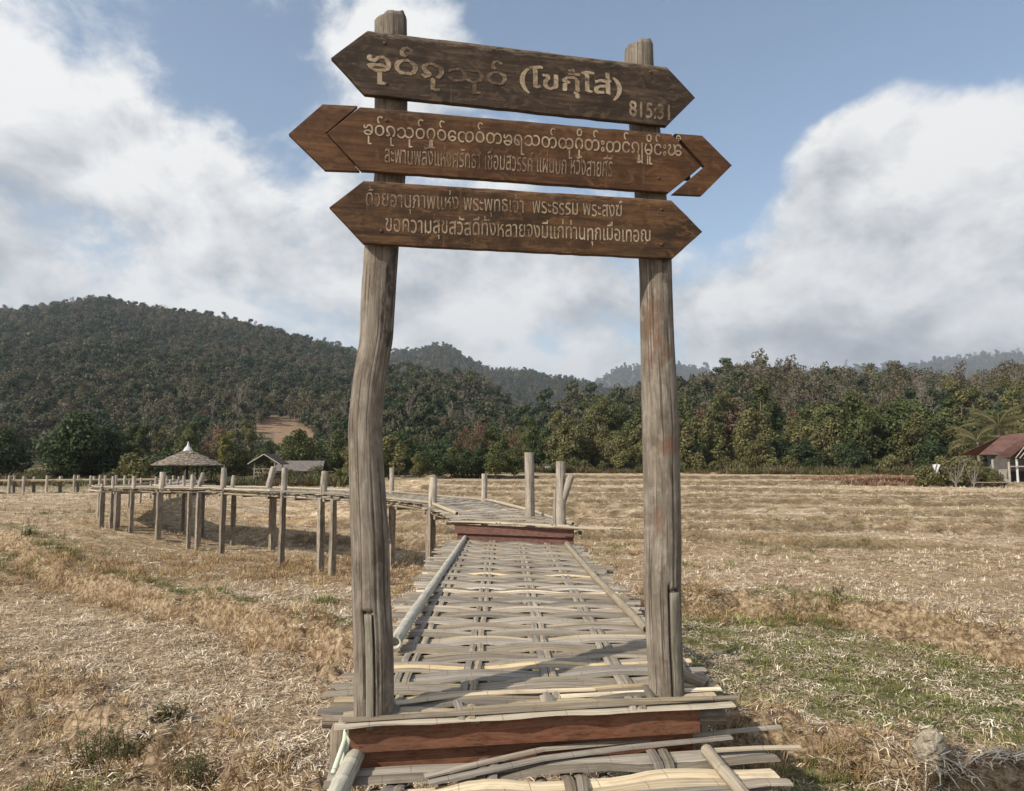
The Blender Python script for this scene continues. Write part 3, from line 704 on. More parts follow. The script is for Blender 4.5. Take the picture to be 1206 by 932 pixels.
SHORT = {0: 'dark broad tree', 2: 'green rounded tree', 4: 'olive rounded tree', 6: 'slender green tree', 8: 'thin olive tree', 10: 'brown dry tree', 12: 'dark bushy tree', 14: 'olive shrub', 16: 'bare pale tree'}
def px2x(px, y): return (px - W0 / 2) / F * y
def front_trees():
    random.seed(21); LAB = []
    # right-hand forest edge: three staggered rows
    rowdef = [(111, 620, 1140, 17, [14, 15, 14, 15, 12, 4], (.45, .95)), (118, 560, 1290, 14, [12, 14, 15, 2, 4, 5, 4], (.75, 1.15)), (124, 585, 1300, 17, [0, 2, 4, 3, 5, 6, 4, 10, 8], (.8, 1.12)),
              (131, 600, 1310, 18, [0, 4, 6, 3, 2, 5, 8, 11, 16, 9], (.75, 1.08)), (139, 610, 1320, 20, [6, 7, 8, 9, 10, 11, 16, 17, 5, 3], (.75, 1.0))]
    for ri, (Y, p0, p1, step, kinds, sr) in enumerate(rowdef):
        p = p0
        while p < p1:
            k = random.choice(kinds) ; k = min(k, 17)
            y = Y + random.uniform(-3.5, 3.5); x = px2x(p, y); p_ = p
            dry = p > 790 and random.random() < (.35 if ri == 4 else .16 if ri == 3 else 0)
            if dry: k = random.choice([10, 11, 16, 9])
            row = ['lowest row', 'front row', 'second row', 'third row', 'back row'][ri]
            s = random.uniform(*sr)
            if p < 650: s *= .62 if ri else .55
            elif p < 770: s *= .84
            t = tree(k, x, y, s, 'tree'); LAB.append((t, p_ - 0, k // 2 * 2, row, 'forest edge'))
            p += step * random.uniform(.6, 1.3)
    # left-hand trees behind the pavilion and the walkway
    rowdef = [(82, 12, 455, 22, [12, 14, 15, 13, 4], (.35, .6)), (90, -60, 600, 20, [0, 2, 12, 3, 4], (.36, .55)), (99, -60, 620, 18, [0, 1, 2, 6, 3, 8, 10], (.40, .62))]
    for ri, (Y, p0, p1, step, kinds, sr) in enumerate(rowdef):
        p = p0
        while p < p1:
            y = Y + random.uniform(-3, 3); q = random.random(); p_ = p
            p += step * random.uniform(.6, 1.35)
            if 20 < p < 62: continue
            if ri == 0 and 180 < p < 400: continue
            k = random.choice(kinds); row = ['front row', 'middle row', 'back row'][ri]
            t = tree(k, px2x(p, y), y, random.uniform(*sr), 'tree'); LAB.append((t, p, k // 2 * 2, row, 'left trees'))
    ORD = ['first', 'second', 'third', 'fourth', 'fifth', 'sixth', 'seventh', 'eighth', 'ninth', 'tenth', 'eleventh', 'twelfth']
    def zone(p):
        for lim, z in ((185, 'left of pavilion'), (262, 'behind pavilion'), (410, 'right of pavilion'), (462, 'behind left gate post'), (560, 'right of left gate post'), (660, 'behind platform posts'), (755, 'left of right gate post'),
                       (805, 'behind right gate post'), (900, 'right of right gate post'), (1020, 'mid right'), (1130, 'left of farmhouse'), (9999, 'behind farmhouse')):
            if p < lim: return z
    cnt = {}; LAB.sort(key=lambda l: l[0].location.x / l[0].location.y)
    for t, p, k, row, where in LAB:
        kk = SHORT[k]; key = (kk, row, zone(603 + 845 * t.location.x / t.location.y), where); n = cnt.get(key, 0); cnt[key] = n + 1
        t['label'] = f'{kk}, {row} of {where}, {ORD[min(n, 11)]} from left, {key[2]}'
        t['group'] = f'{kk}s along the {where}'
    # singled-out trees
    tree(0, px2x(92, 76), 76, .72, 'largest dark round tree left of the thatched pavilion')
    tree(1, px2x(125, 78), 78, .55, 'dark tree leaning on the right side of the largest dark round tree')
    tree(0, px2x(8, 74), 74, .55, 'dark green tree at the left edge of the photo behind the distant walkway')
    tree(14, px2x(155, 70), 70, .95, 'grey green shrub just left of the thatched pavilion', 'shrub')
    t = tree(7, px2x(266, 80), 80, .42, 'narrow yellow green tree right of the thatched pavilion', name='yellow_green_tree')
    for c in t.children:
        if c.name.startswith('crown'):
            me = c.data.copy(); me.materials.clear(); me.materials.append(M['leaf_yellow']); c.data = me
    tree(14, px2x(343, 76), 76, .42, 'olive shrub in front of the long low shed, nearer the wooden hut', 'shrub')
    tree(15, px2x(377, 76.5), 76.5, .5, 'olive shrub in front of the right end of the long low shed', 'shrub')
    tree(2, px2x(352, 84), 84, .5, 'dark spreading tree above the long low building')
    tree(16, px2x(392, 88), 88, .6, 'bare pale tree just left of the left gate post')
front_trees()

# ------------------------------------------------------------------ hills and the forest on them
BASEZ = 1.5
def hill(name, label, ridge, Rr, Rb, expo, treeh, rough, a_pad, step_a=2.0, nr=60, soil=(0.10, 0.085, 0.05)):
    """ridge: (px, py) of the tree tops along the skyline; returns height function"""
    rp = np.array(ridge, float)
    az = (rp[:, 0] - W0 / 2) / F
    hz = np.array([(on_y(px, py, Rr).z) for px, py in ridge]) - treeh
    hz = np.maximum(hz, BASEZ)
    def height(X, Y):
        t_ = X / Y; d = Y + 0 * X
        H = np.interp(t_, az, hz)
        t = (d - Rb(t_)) / (Rr - Rb(t_))
        up = np.clip(t, 0, 1) ** expo
        dn = 1 - .5 * sst((t - 1) / .6)
        z = BASEZ - .3 + (H - BASEZ) * np.where(t <= 1, up, dn)
        s = Rr * .12
        z = z + (fbm(X / s + 3.1, Y / s * .7, 4) - .5) * rough * np.clip(t, 0, 1) * np.clip(1.25 - t, 0, 1)
        return np.where(t < 0, BASEZ - 1.0, z)
    a = np.linspace(az[0], az[-1], int((az[-1] - az[0]) * 845 / step_a / 2) + 2)
    tt = np.linspace(-.03, 1.7, nr)
    A, T = np.meshgrid(a, tt, indexing='ij'); rb = Rb(A)
    Y = rb + T * (Rr - rb); X = A * Y; Z = height(X, Y)
    edge = np.minimum(A - az[0], az[-1] - A) * 12
    V = np.stack([X, Y, Z], -1).reshape(-1, 3); n1, n2 = A.shape
    I, J = np.meshgrid(np.arange(n1 - 1), np.arange(n2 - 1), indexing='ij')
    Fq = np.stack([I * n2 + J, (I + 1) * n2 + J, (I + 1) * n2 + J + 1, I * n2 + J + 1], -1).reshape(-1, 4)
    m, nt, b = material(name + '_soil', 0.95)
    o = nd(nt, 'ShaderNodeTexCoord').outputs['Object']
    n = noise(nt, o, .35, 7, .7)
    c = ramp(nt, n, [(.35, tuple(q * .6 for q in soil)), (.65, tuple(q * 1.3 for q in soil))])
    at = nd(nt, 'ShaderNodeSeparateColor', {0: nd(nt, 'ShaderNodeAttribute', attribute_name='zone').outputs['Color']})
    n_ = noise(nt, o, .6, 6, .7)
    c = mix(nt, at.outputs[0], c, ramp(nt, n_, [(.35, (.16, .095, .055)), (.65, (.30, .20, .125))]))
    c = mix(nt, at.outputs[1], c, ramp(nt, n_, [(.35, (.13, .12, .05)), (.65, (.22, .19, .09))]))
    setc(nt, b, c, n, .5, .5)
    me = mesh_np(name, V, Fq, m, smooth=True)
    col = np.zeros((len(V), 4), np.float32)
    q = clear_mask(V[:, 0], V[:, 1], V[:, 2]); col[:, 0] = q == 1; col[:, 1] = q == 2; col[:, 3] = 1
    at_ = me.color_attributes.new('zone', 'FLOAT_COLOR', 'POINT'); at_.data.foreach_set('color', col.ravel())
    ob = put(name, me); tag(ob, label, kind='structure')
    return height, az
def project(X, Y, Z):
    c, s = math.cos(PITCH), math.sin(PITCH); z = Z - EYE
    dep = Y * c + z * s; v = -Y * s + z * c
    return W0 / 2 + F * X / dep, H0 / 2 - F * v / dep
CLEAR1 = [(298, 500), (318, 492), (345, 493), (362, 503), (376, 518), (374, 528), (348, 524), (330, 522), (308, 514)]
def inpoly(px, py, poly):
    c = np.zeros(np.shape(px), bool); n = len(poly)
    for i in range(n):
        x1, y1 = poly[i]; x2, y2 = poly[(i + 1) % n]
        cond = ((y1 > py) != (y2 > py)) & (px < (x2 - x1) * (py - y1) / (y2 - y1 + 1e-9) + x1)
        c ^= cond
    return c
def clear_mask(X, Y, Z):
    px, py = project(X, Y, Z)
    m = np.zeros(np.shape(X), int)
    m[inpoly(px, py, CLEAR1) & (Y < 700) & (X < 0)] = 1
    m[inpoly(px, py, [(22, 534), (60, 536), (62, 560), (22, 560)]) & (Y < 400)] = 2
    return m
def hill_instances():
    """small joined tree meshes for the mass of the forest"""
    out = []
    for k, (mt, h, rad, nlf, ls, shp) in enumerate([('forest', 9, 4.2, 620, .48, 'round'), ('forest', 11, 3.8, 600, .46, 'round'), ('forest', 8, 4.8, 640, .5, 'round'), ('forest', 12, 3.0, 480, .44, 'umb'),
                                                 ('forest_brown', 10, 3.6, 360, .42, 'umb'), ('forest_brown', 9, 4.0, 380, .42, 'round'), ('forest_brown', 12, 3.2, 260, .36, 'umb')]):
        lobes = make_lobes(h * .3, h - rad * .25, rad, 8, (.35, .55), shape=shp)
        V, Fq, T = leaf_cloud(lobes, nlf, ls)
        mb = MB(); trunk_mb(mb, lobes, h * .4, .2, limbs=5, n=4)
        me = mb.mesh('wood', M['bark'])
        n0 = len(V); tv = np.array([v.co[:] for v in me.vertices]); tf = np.array([[p.vertices[0], p.vertices[1], p.vertices[2], p.vertices[3 if len(p.vertices) > 3 else 2]] for p in me.polygons if len(p.vertices) == 4])
        me2 = mesh_np('forest_tree', np.concatenate([V, tv]), np.concatenate([Fq, tf + n0]), [M[mt], M['twig']], tone=np.concatenate([T, np.full(len(tv), .5)]))
        mi = np.zeros(len(Fq) + len(tf), np.int32); mi[len(Fq):] = 1; me2.polygons.foreach_set('material_index', mi)
        out.append(bpy.data.objects.new('forest_tree', me2))
    for _ in range(2):       # leafless trees with pale limbs
        lobes = make_lobes(4, 10, 2.6, 12, shape='umb'); mb = MB(); trunk_mb(mb, lobes, 5, .2, limbs=12, n=5)
        for q in range(60):
            e = Vector(random.choice(lobes)[:3]); d = Vector((random.gauss(0, 1), random.gauss(0, 1), abs(random.gauss(.8, .7)))).normalized() * random.uniform(.8, 2.2)
            mb.tube([e, e + d * .6, e + d], [.05, .035, .02], 3, cap=False)
        if _ == 0: out.append(bpy.data.objects.new('bare_forest_tree', mb.mesh('bare_forest_tree', M['twig'])))
    return out
HP = hill_instances()
def forest(name, label, height, p0, p1, Rb, Rr, n, sc, brown=0.25, tmax=1.08, power=2.0, brown_fn=None):
    a0, a1 = (p0 - W0 / 2) / F, (p1 - W0 / 2) / F
    A = RNG.uniform(a0, a1, n); u = RNG.random(n); rb = Rb(A)
    r1 = rb + (Rr - rb) * tmax
    Y = (rb ** power + u * (r1 ** power - rb ** power)) ** (1 / power); X = A * Y
    Z = height(X, Y); keep = (clear_mask(X, Y, Z + 1) == 0) & (clear_mask(X, Y, Z + 5) != 1) & (clear_mask(X, Y, Z + 8) != 1) & (Z > BASEZ - .9)
    s_ = (sc[0] + (sc[1] - sc[0]) * RNG.random(len(X))) * (.6 + .4 * np.clip((Y - rb * .9) / (Rr * .45), 0, 1))
    s_ = s_ * np.exp(RNG.normal(0, .13, len(X))) * (.68 + .36 * fbm(X / (Rr * .03), Y / (Rr * .03), 2))
    X, Y, Z, s_ = X[keep], Y[keep], Z[keep], s_[keep]; n = len(X)
    patch = fbm(X / (Rr * .06), Y / (Rr * .06), 3)
    bp = brown + (patch - .5) * 1.6
    if brown_fn is not None: bp = bp + brown_fn(X, Y, Z)
    isb = RNG.random(n) < bp
    idx = np.where(isb, RNG.integers(4, 8, n), RNG.integers(0, 4, n))
    scatter(name, label, HP, np.stack([X, Y, Z - .3], -1), np.stack([np.zeros(n), np.zeros(n), RNG.uniform(0, 6.28, n)], -1), s_[:, None] * np.stack([np.ones(n), np.ones(n), RNG.uniform(.8, 1.25, n)], -1), idx)
c_ = lambda v: (lambda t: np.full(np.shape(t), float(v)))
RB1 = lambda t: np.interp(t, [(-100 - 603) / F, (300 - 603) / F, (470 - 603) / F, (640 - 603) / F], [150, 150, 150, 190])
h1, az1 = hill('left_mountain', 'forested mountain rising on the left', [(-620, 500), (-400, 462), (-200, 410), (0, 365), (30, 366), (60, 359), (105, 350), (135, 354), (170, 362), (250, 371), (330, 391), (380, 406), (410, 414), (450, 432), (500, 455), (560, 490), (640, 545)], 900, RB1, 1.25, 8, 38, 0)
forest('left_mountain_forest', 'dense mixed forest covering the left mountain', h1, -610, 600, RB1, 900, 36000, (.75, 1.35), .20, power=1.6)
RB2 = lambda t: np.interp(t, [(420 - 603) / F, (720 - 603) / F], [112, 150])
h2, az2 = hill('middle_hill', 'forested hill standing between the gate posts', [(380, 520), (420, 470), (459, 442), (480, 438), (515, 438), (545, 443), (569, 450), (592, 470), (610, 486), (640, 500), (690, 530), (720, 545)], 420, RB2, 1.15, 7, 16, 0)
forest('middle_hill_forest', 'dense forest on the hill between the gate posts', h2, 400, 700, RB2, 420, 3000, (.65, 1.1), .12)
RB3 = lambda t: np.interp(t, [(560 - 603) / F, (1206 - 603) / F], [136, 138])
h3, az3 = hill('right_hill', 'low wooded hill behind the field on the right', [(545, 545), (590, 528), (620, 496), (648, 482), (671, 470), (706, 466), (752, 452), (800, 447), (830, 443), (850, 432), (885, 424), (920, 428), (960, 436), (1000, 437), (1050, 438), (1100, 440), (1150, 438), (1206, 430), (1400, 425), (1700, 470)], 290, RB3, .8, 9, 9, 0)
forest('right_hill_forest', 'mixed green and dry brown forest on the low right hill', h3, 560, 1690, RB3, 290, 6200, (.5, 1.05), .25,
       brown_fn=lambda X, Y, Z: .75 * sst((X / Y - .22) / .2) * sst((Y - 170) / 60))
RB4 = c_(650)
h4, az4 = hill('central_mountain', 'hazy peaked mountain in the centre', [(150, 480), (300, 420), (340, 408), (376, 402), (410, 410), (440, 424), (462, 416), (488, 413), (511, 405), (529, 408), (546, 420), (569, 433), (587, 436), (618, 436), (650, 444), (677, 447), (693, 452), (720, 462), (760, 480), (820, 520)], 1700, RB4, 1.15, 10, 60, 0)
forest('central_mountain_forest', 'forest covering the hazy central mountain', h4, 290, 790, RB4, 1700, 8000, (1.3, 2.2), .15)
RB5 = c_(2200)
h5, az5 = hill('far_mountains', 'far blue mountains on the horizon', [(560, 480), (640, 470), (690, 456), (712, 446), (735, 434), (752, 434), (775, 437), (800, 432), (818, 434), (835, 440), (870, 448), (930, 446), (1000, 437), (1030, 435), (1060, 436), (1090, 431), (1120, 426), (1150, 422), (1206, 418), (1300, 414), (1500, 440)], 4200, RB5, 1.1, 12, 110, 0)
forest('far_mountain_forest', 'forest on the far blue mountains', h5, 650, 1260, RB5, 4200, 7000, (3.0, 5.0), .1)

# ------------------------------------------------------------------ the gate
GA = Vector((-.745, 3.87, 0)); GB = Vector((.93, 4.25, 0)); GU = (GB - GA).normalized(); GN = Vector((GU.y, -GU.x, 0))
FWD = Vector((0, math.cos(PITCH), math.sin(PITCH))); CAM = Vector((0, 0, EYE))
def on_gate(px, py, off=0.0):
    r = ray(px, py); k = (GA + GN * off - CAM).dot(GN) / r.dot(GN); return CAM + r * k
gate = thing('sign_gate', 'tall log gate carrying arrow-shaped wooden sign boards over the bamboo walkway', 'gate', (GA + (GB - GA) * .5))
def gate_post(samples, grooves, stain, plug):
    """samples (py, left px, right px); built as a displaced log"""
    pys = [s[0] for s in samples]; cs = [(s[1] + s[2]) / 2 for s in samples]; ws = [s[2] - s[1] for s in samples]
    zs = []; ctr = []; rad = []
    for py, c, w in zip(pys, cs, ws):
        p = on_gate(c, py); dep = (p - CAM).dot(FWD); ctr.append(p); rad.append(w / 2 * dep / F * .985); zs.append(p.z)
    order = np.argsort(zs); zs = np.array(zs)[order]; cx = np.array([ctr[i].x for i in order]); cy = np.array([ctr[i].y for i in order]); rr = np.array(rad)[order]
    z0, z1 = zs[0] - .05, zs[-1]; nz, na = 330, 84
    Zs = np.linspace(z0, z1, nz); ang = np.linspace(0, 2 * np.pi, na, endpoint=False)   # angle 0 faces camera-ish (GN), rising to +GU side
    def smooth_interp(z, zs, v):
        out = np.interp(z, zs, v); k = np.ones(9) / 9; pad = np.pad(out, 4, mode='edge'); return np.convolve(pad, k, 'valid')
    CX, CY, RR = (smooth_interp(Zs, zs, v) for v in (cx, cy, rr))
    Zg, Ag = np.meshgrid(Zs, ang, indexing='ij')
    r = RR[:, None] * (1 + .03 * (fbm(Zg * 2.2, np.cos(Ag) * 1.2 + 4, 3) - .5) + .035 * (fbm(Zg * 1.1 + 7, np.sin(Ag) * 2 + 9, 3) - .5))
    r = r - .006 * sst((vnoise(Ag * 13, Zg * 1.1) - .84) / .05) - .004 * sst((vnoise(Ag * 22 + 5, Zg * 2.3) - .80) / .05)             # fine drying checks
    top = 1 - sst((Zg - (z1 - .035)) / .035) * .18; r = r * top
    c0 = CAM
    base_dir = math.atan2(GN.y, GN.x)
    stain_shade_v = np.zeros((nz, na, 4), np.float32); stain_shade_v[..., 3] = 1
    # lateral position (fraction of radius) as seen from the front
    lat = np.sin(Ag); front = np.cos(Ag) > 0
    def zpx(py): return float(np.interp(-py, [-q for q in pys][::-1], [ctr[i].z for i in range(len(pys))][::-1])) if False else on_gate(cs[0], py).z
    for (x0, x1, py0, py1, depth) in grooves:                      # lat range, py range
        za, zb = sorted((zpx(py0), zpx(py1)))
        m_ = front & (lat > x0) & (lat < x1) & (Zg > za) & (Zg < zb)
        r = np.where(m_, r - depth, r); stain_shade_v[..., 1] = np.maximum(stain_shade_v[..., 1], m_ * 1.0)  # shade inside the grooves is put into the colour too
    for (x0, x1, py0, py1, ch) in stain:
        za, zb = sorted((zpx(py0), zpx(py1)))
        f = sst((lat - x0 + .15) / .3) * (1 - sst((lat - x1) / .3)) * sst((Zg - za) / .06) * (1 - sst((Zg - zb) / .06)) * front
        stain_shade_v[..., ch] = np.maximum(stain_shade_v[..., ch], f)
    wx = CX[:, None] + r * (np.cos(Ag) * GN.x + np.sin(Ag) * GU.x); wy = CY[:, None] + r * (np.cos(Ag) * GN.y + np.sin(Ag) * GU.y)
    org = ORG[gate.name]
    wz = Zg + .030 * np.cos(Ag - 2.2) * sst((Zg - (z1 - .08)) / .08) + .012 * (vnoise(Ag * 3, Ag * 0) - .5) * sst((Zg - (z1 - .04)) / .04)
    V = np.stack([wx, wy, wz], -1).reshape(-1, 3)
    tilt = z1 + .012 * np.sin(ang * 1) ; 
    I, J = np.meshgrid(np.arange(nz - 1), np.arange(na), indexing='ij'); J2 = (J + 1) % na
    Fq = np.stack([I * na + J, I * na + J2, (I + 1) * na + J2, (I + 1) * na + J], -1).reshape(-1, 4)
    V = np.concatenate([V, [[CX[-1], CY[-1], z1 + .002]]])
    me = bpy.data.meshes.new('post')
    faces = Fq.tolist() + [[(nz - 1) * na + k, (nz - 1) * na + (k + 1) % na, nz * na] for k in range(na)]
    me.from_pydata((V - np.array(org)).tolist(), [], faces); me.update()
    uv = []
    for i_, f in enumerate(faces):
        for q, vi in enumerate(f):
            if vi == nz * na: uv.append((z1, 0)); continue
            iz, ia = divmod(vi, na)
            if ia == 0 and (f[0] % na) == na - 1 or (len(f) == 4 and ia == 0 and (f[0] % na) != 0): ia = na
            uv.append((Zs[iz], ia / na * .62))
    me.uv_layers.new(name='UVMap').data.foreach_set('uv', [c for u in uv for c in u])
    me.polygons.foreach_set('use_smooth', [True] * len(me.polygons)); me.materials.append(M['log'])
    sc_ = np.concatenate([stain_shade_v.reshape(-1, 4), [[0, 0, 0, 1]]]).astype(np.float32)
    me.color_attributes.new('stain', 'FLOAT_COLOR', 'POINT').data.foreach_set('color', sc_.ravel())
    o = put('post', me, gate); ORG[o.name] = org
    # the inset plug plank let into the foot
    x0, x1, py0, py1 = plug; za, zb = sorted((zpx(py0), zpx(py1)))
    mb = MB(); n1, n2 = 14, 6
    grid = []
    for i in range(n1 + 1):
        z = za + (zb - za) * i / n1; R0 = float(np.interp(z, Zs, RR)); cxx, cyy = float(np.interp(z, Zs, CX)), float(np.interp(z, Zs, CY))
        row = []
        for j in range(n2 + 1):
            l = x0 + (x1 - x0) * j / n2; a = math.asin(max(-.99, min(.99, l)))
            q = R0 * (1 + .012) + .002 * random.uniform(-1, 1)
            row.append(Vector((cxx + q * (math.cos(a) * GN.x + math.sin(a) * GU.x), cyy + q * (math.cos(a) * GN.y + math.sin(a) * GU.y), z)))
        grid.append(row)
    vs = [p for row in grid for p in row] + [p - GN * .04 for row in grid for p in row]; k = n2 + 1; off = len(grid) * k
    fs, us = [], []
    for i in range(n1):
        for j in range(n2):
            a = i * k + j; fs.append((a, a + 1, a + k + 1, a + k)); u = .05
            us.append([((zb - za) * i / n1, .02 * j), ((zb - za) * i / n1, .02 * j + .02), ((zb - za) * (i + 1) / n1, .02 * j + .02), ((zb - za) * (i + 1) / n1, .02 * j)])
        for (j, sgn) in ((0, 1), (n2, -1)):
            a = i * k + j; f = (a, a + k, a + k + off, a + off); fs.append(f if sgn > 0 else f[::-1]); us.append([(0, 0), (.1, 0), (.1, .02), (0, .02)])
    for i in (0, n1):
        for j in range(n2):
            a = i * k + j; fs.append((a, a + 1, a + 1 + off, a + off)); us.append([(0, 0), (.01, 0), (.01, .02), (0, .02)])
    mb.add(vs, fs, us, True)
    pl = mb.build('inset_plank', M['plug'], o)
    return o
PL = gate_post([(18, 441, 479), (60, 441, 480), (120, 441, 480), (205, 441, 478), (250, 436, 474), (290, 429, 470), (350, 425, 466), (400, 423.5, 463), (450, 415, 454), (500, 410, 450), (550, 411, 452), (600, 412, 456),
                (640, 413.5, 458.6), (700, 414.6, 459.5), (750, 416, 463), (800, 417, 464), (836, 417, 464)],
               [(-.52, -.42, 716, 850, .030), (-.52, .02, 714, 718, .022), (-.04, .03, 720, 850, .022), (-.42, -.04, 718, 850, .010)],
               [(.1, .9, 352, 395, 1), (.3, .9, 300, 420, 1), (-.9, .5, 291, 300, 1)], (-.41, -.05, 719, 850))  # last entry puts the lowest board's shade into the post colour
PR = gate_post([(50, 736, 769), (80, 735, 770), (150, 741, 777), (228, 747, 784.6), (306, 752, 791), (330, 753, 791.5), (400, 754, 794), (500, 756, 799.7), (600, 758, 802), (640, 758.5, 802.5), (690, 758, 802), (750, 760.6, 803), (800, 764, 805), (812, 764, 806)],
               [(-.12, -.03, 688, 840, .028), (-.12, .72, 691, 695, .022), (.60, .68, 686, 840, .020), (-.03, .60, 695, 840, .008)],
               [(-1, -.1, 360, 442, 0), (-1, .4, 404, 432, 0), (-.1, .3, 306, 345, 1), (-1, 1, 306, 314, 1), (-.6, .6, 520, 545, 0), (-.9, -.3, 600, 640, 0)], (-.02, .59, 696, 840))  # full-width dark strip: shade of the lowest board put into the colour
PL['label'] = 'left gate post, curved grey log with a dark scar'; PR['label'] = 'straight gate post with a rust coloured patch'

BO = 0.105   # boards stand this far in front of the post centres
TH = 0.034
def board(poly, mt, label, bolts=(), off=BO):
    """poly: outline in photo pixels, clockwise from the left tip; placed on the vertical plane of the gate"""
    P = [on_gate(x, y, off + TH) for x, y in poly]; org = ORG[gate.name]
    n = len(P); dens = []
    for i in range(n):                      # rough-sawn edges: subdivide and jitter
        a, b = P[i], P[(i + 1) % n]; k = max(2, int((b - a).length / .06))
        for j in range(k):
            p = a.lerp(b, j / k)
            if 0 < j: p = p + Vector((0, 0, random.uniform(-.0018, .0018))) + GU * random.uniform(-.0012, .0012)
            dens.append(p)
    bm = bmesh.new()
    vf = [bm.verts.new(p - org) for p in dens]; f = bm.faces.new(vf)
    if f.normal.dot(GN) < 0: f.normal_flip()
    f.normal_update()
    if f.normal.dot(GN) < 0: bmesh.ops.reverse_faces(bm, faces=[f])
    ex = bmesh.ops.extrude_face_region(bm, geom=[f])
    vv = [e for e in ex['geom'] if isinstance(e, bmesh.types.BMVert)]
    for v in vv: v.co += GN * 0
    # original face stays in front; move extruded cap back
    for v in vf: pass
    for v in vv: v.co -= GN * TH
    bmesh.ops.recalc_face_normals(bm, faces=bm.faces)
    eds = [e for e in bm.edges if len(e.link_faces) == 2 and e.link_faces[0].normal.dot(e.link_faces[1].normal) < .5 and abs((e.verts[0].co - e.verts[1].co).normalized().dot(GN)) < .5]
    bmesh.ops.bevel(bm, geom=eds, offset=.0035, segments=1, affect='EDGES')
    uvl = bm.loops.layers.uv.new('UVMap')
    zt = max(p.z for p in dens) - org.z; slope = (P[2] - P[1]); sl = slope.z / max(1e-6, slope.dot(GU))
    xt0 = min(p.dot(GU) for p in dens); xt1 = max(p.dot(GU) for p in dens); u1 = (P[1]).dot(GU)
    for fc in bm.faces:
        for lp in fc.loops:
            w = lp.vert.co + org; u = w.dot(GU); topz = P[1].z + (u - u1) * sl
            lp[uvl].uv = (u, w.z - topz + (lp.vert.co.dot(GN)) * 1.0 - ((P[1] - org).dot(GN)) * 1.0)
    bmesh.ops.triangulate(bm, faces=[q for q in bm.faces if len(q.verts) > 4])
    me = bpy.data.meshes.new('sign_board'); bm.to_mesh(me); bm.free(); me.materials.append(mt)
    o = put('sign_board', me, gate); ORG[o.name] = org; o['label'] = label
    for (bx, by) in bolts:
        p = on_gate(bx, by, off + TH); mb = MB(); mb.tube([p - GN * .004, p + GN * .003, p + GN * .005], [.009, .009, .005], 10); mb.build('bolt', M['nail'], o)
    return o
TOPB = board([(390, 68), (433, 36), (785.5, 79), (819, 115), (785.6, 148.5), (429.5, 111)], M['board_top'], 'topmost sign board, dark and weathered, with large faded lettering', [(453, 51), (455, 99), (766, 85)])
MIDB = board([(385, 157), (424, 126), (791, 158), (826, 196), (788, 227), (426, 201)], M['board_mid'], 'middle sign board, red brown, with two lines of lettering', [(455, 187), (776, 210), (455, 142)])
LOWB = board([(388, 244), (428, 213), (791, 236), (827.5, 273), (792, 305), (428.5, 287)], M['board_low'], 'lowest sign board, stained brown, with two lines of lettering', [(449, 272), (779, 247), (779, 288)])
def chevron(poly, label, hook):
    # concave outline: split into two quads
    P = [on_gate(x, y, BO + TH - .002) for x, y in poly]; org = ORG[gate.name]; mb = MB()
    a, b, c, d, e, f = P      # outer tip, top outer, top inner, notch, bottom inner, bottom outer
    B = [p - GN * (TH - .004) for p in P]; u0 = a.dot(GU)
    def uv(p): return (p.dot(GU), p.z - b.z)
    vs = P + B
    quads = [(0, 1, 2, 3), (0, 3, 4, 5)]
    fs = []; us = []
    for q in quads: fs += [q, tuple(i + 6 for i in reversed(q))]; us += [[uv(vs[i]) for i in q], [uv(vs[i]) for i in reversed(q)]]
    for i in range(6):
        j = (i + 1) % 6; fs.append((i, i + 6, j + 6, j)); us.append([uv(vs[i]), (uv(vs[i])[0], uv(vs[i])[1] - .03), (uv(vs[j])[0], uv(vs[j])[1] - .03), uv(vs[j])])
    mb.add(vs, fs, us); o = mb.build('arrow_end_board', M['board_mid'], gate); o['label'] = label
    bm = bmesh.new(); bm.from_mesh(o.data); bmesh.ops.recalc_face_normals(bm, faces=bm.faces); bm.to_mesh(o.data); bm.free()
    # the two battens that carry it, behind the board
    for (p, q) in hook:
        A, Bp = on_gate(*p, BO - .012), on_gate(*q, BO - .012); m2 = MB(); mid = (A + Bp) / 2; dd = (Bp - A)
        rot = Matrix((GU, -GN, Vector((0, 0, 1)))).transposed()
        ang = math.atan2(dd.z, dd.dot(GU)); rot = rot @ Matrix.Rotation(-ang, 3, 'Y')
        m2.box(mid, (dd.length, .022, .04), rot); m2.build('batten', M['dark_wood'], o)
chevron([(340, 158), (380, 123), (421, 125), (383, 157), (423.5, 201.5), (383, 200)], 'arrow end board left of the middle sign board', [((372, 142), (440, 147)), ((372, 187), (440, 192))])
chevron([(862, 195), (827, 160), (795, 157.5), (830, 196), (792, 228.5), (827, 230)], 'arrow end board right of the middle sign board', [((770, 172), (832, 177)), ((770, 206), (812, 209))])

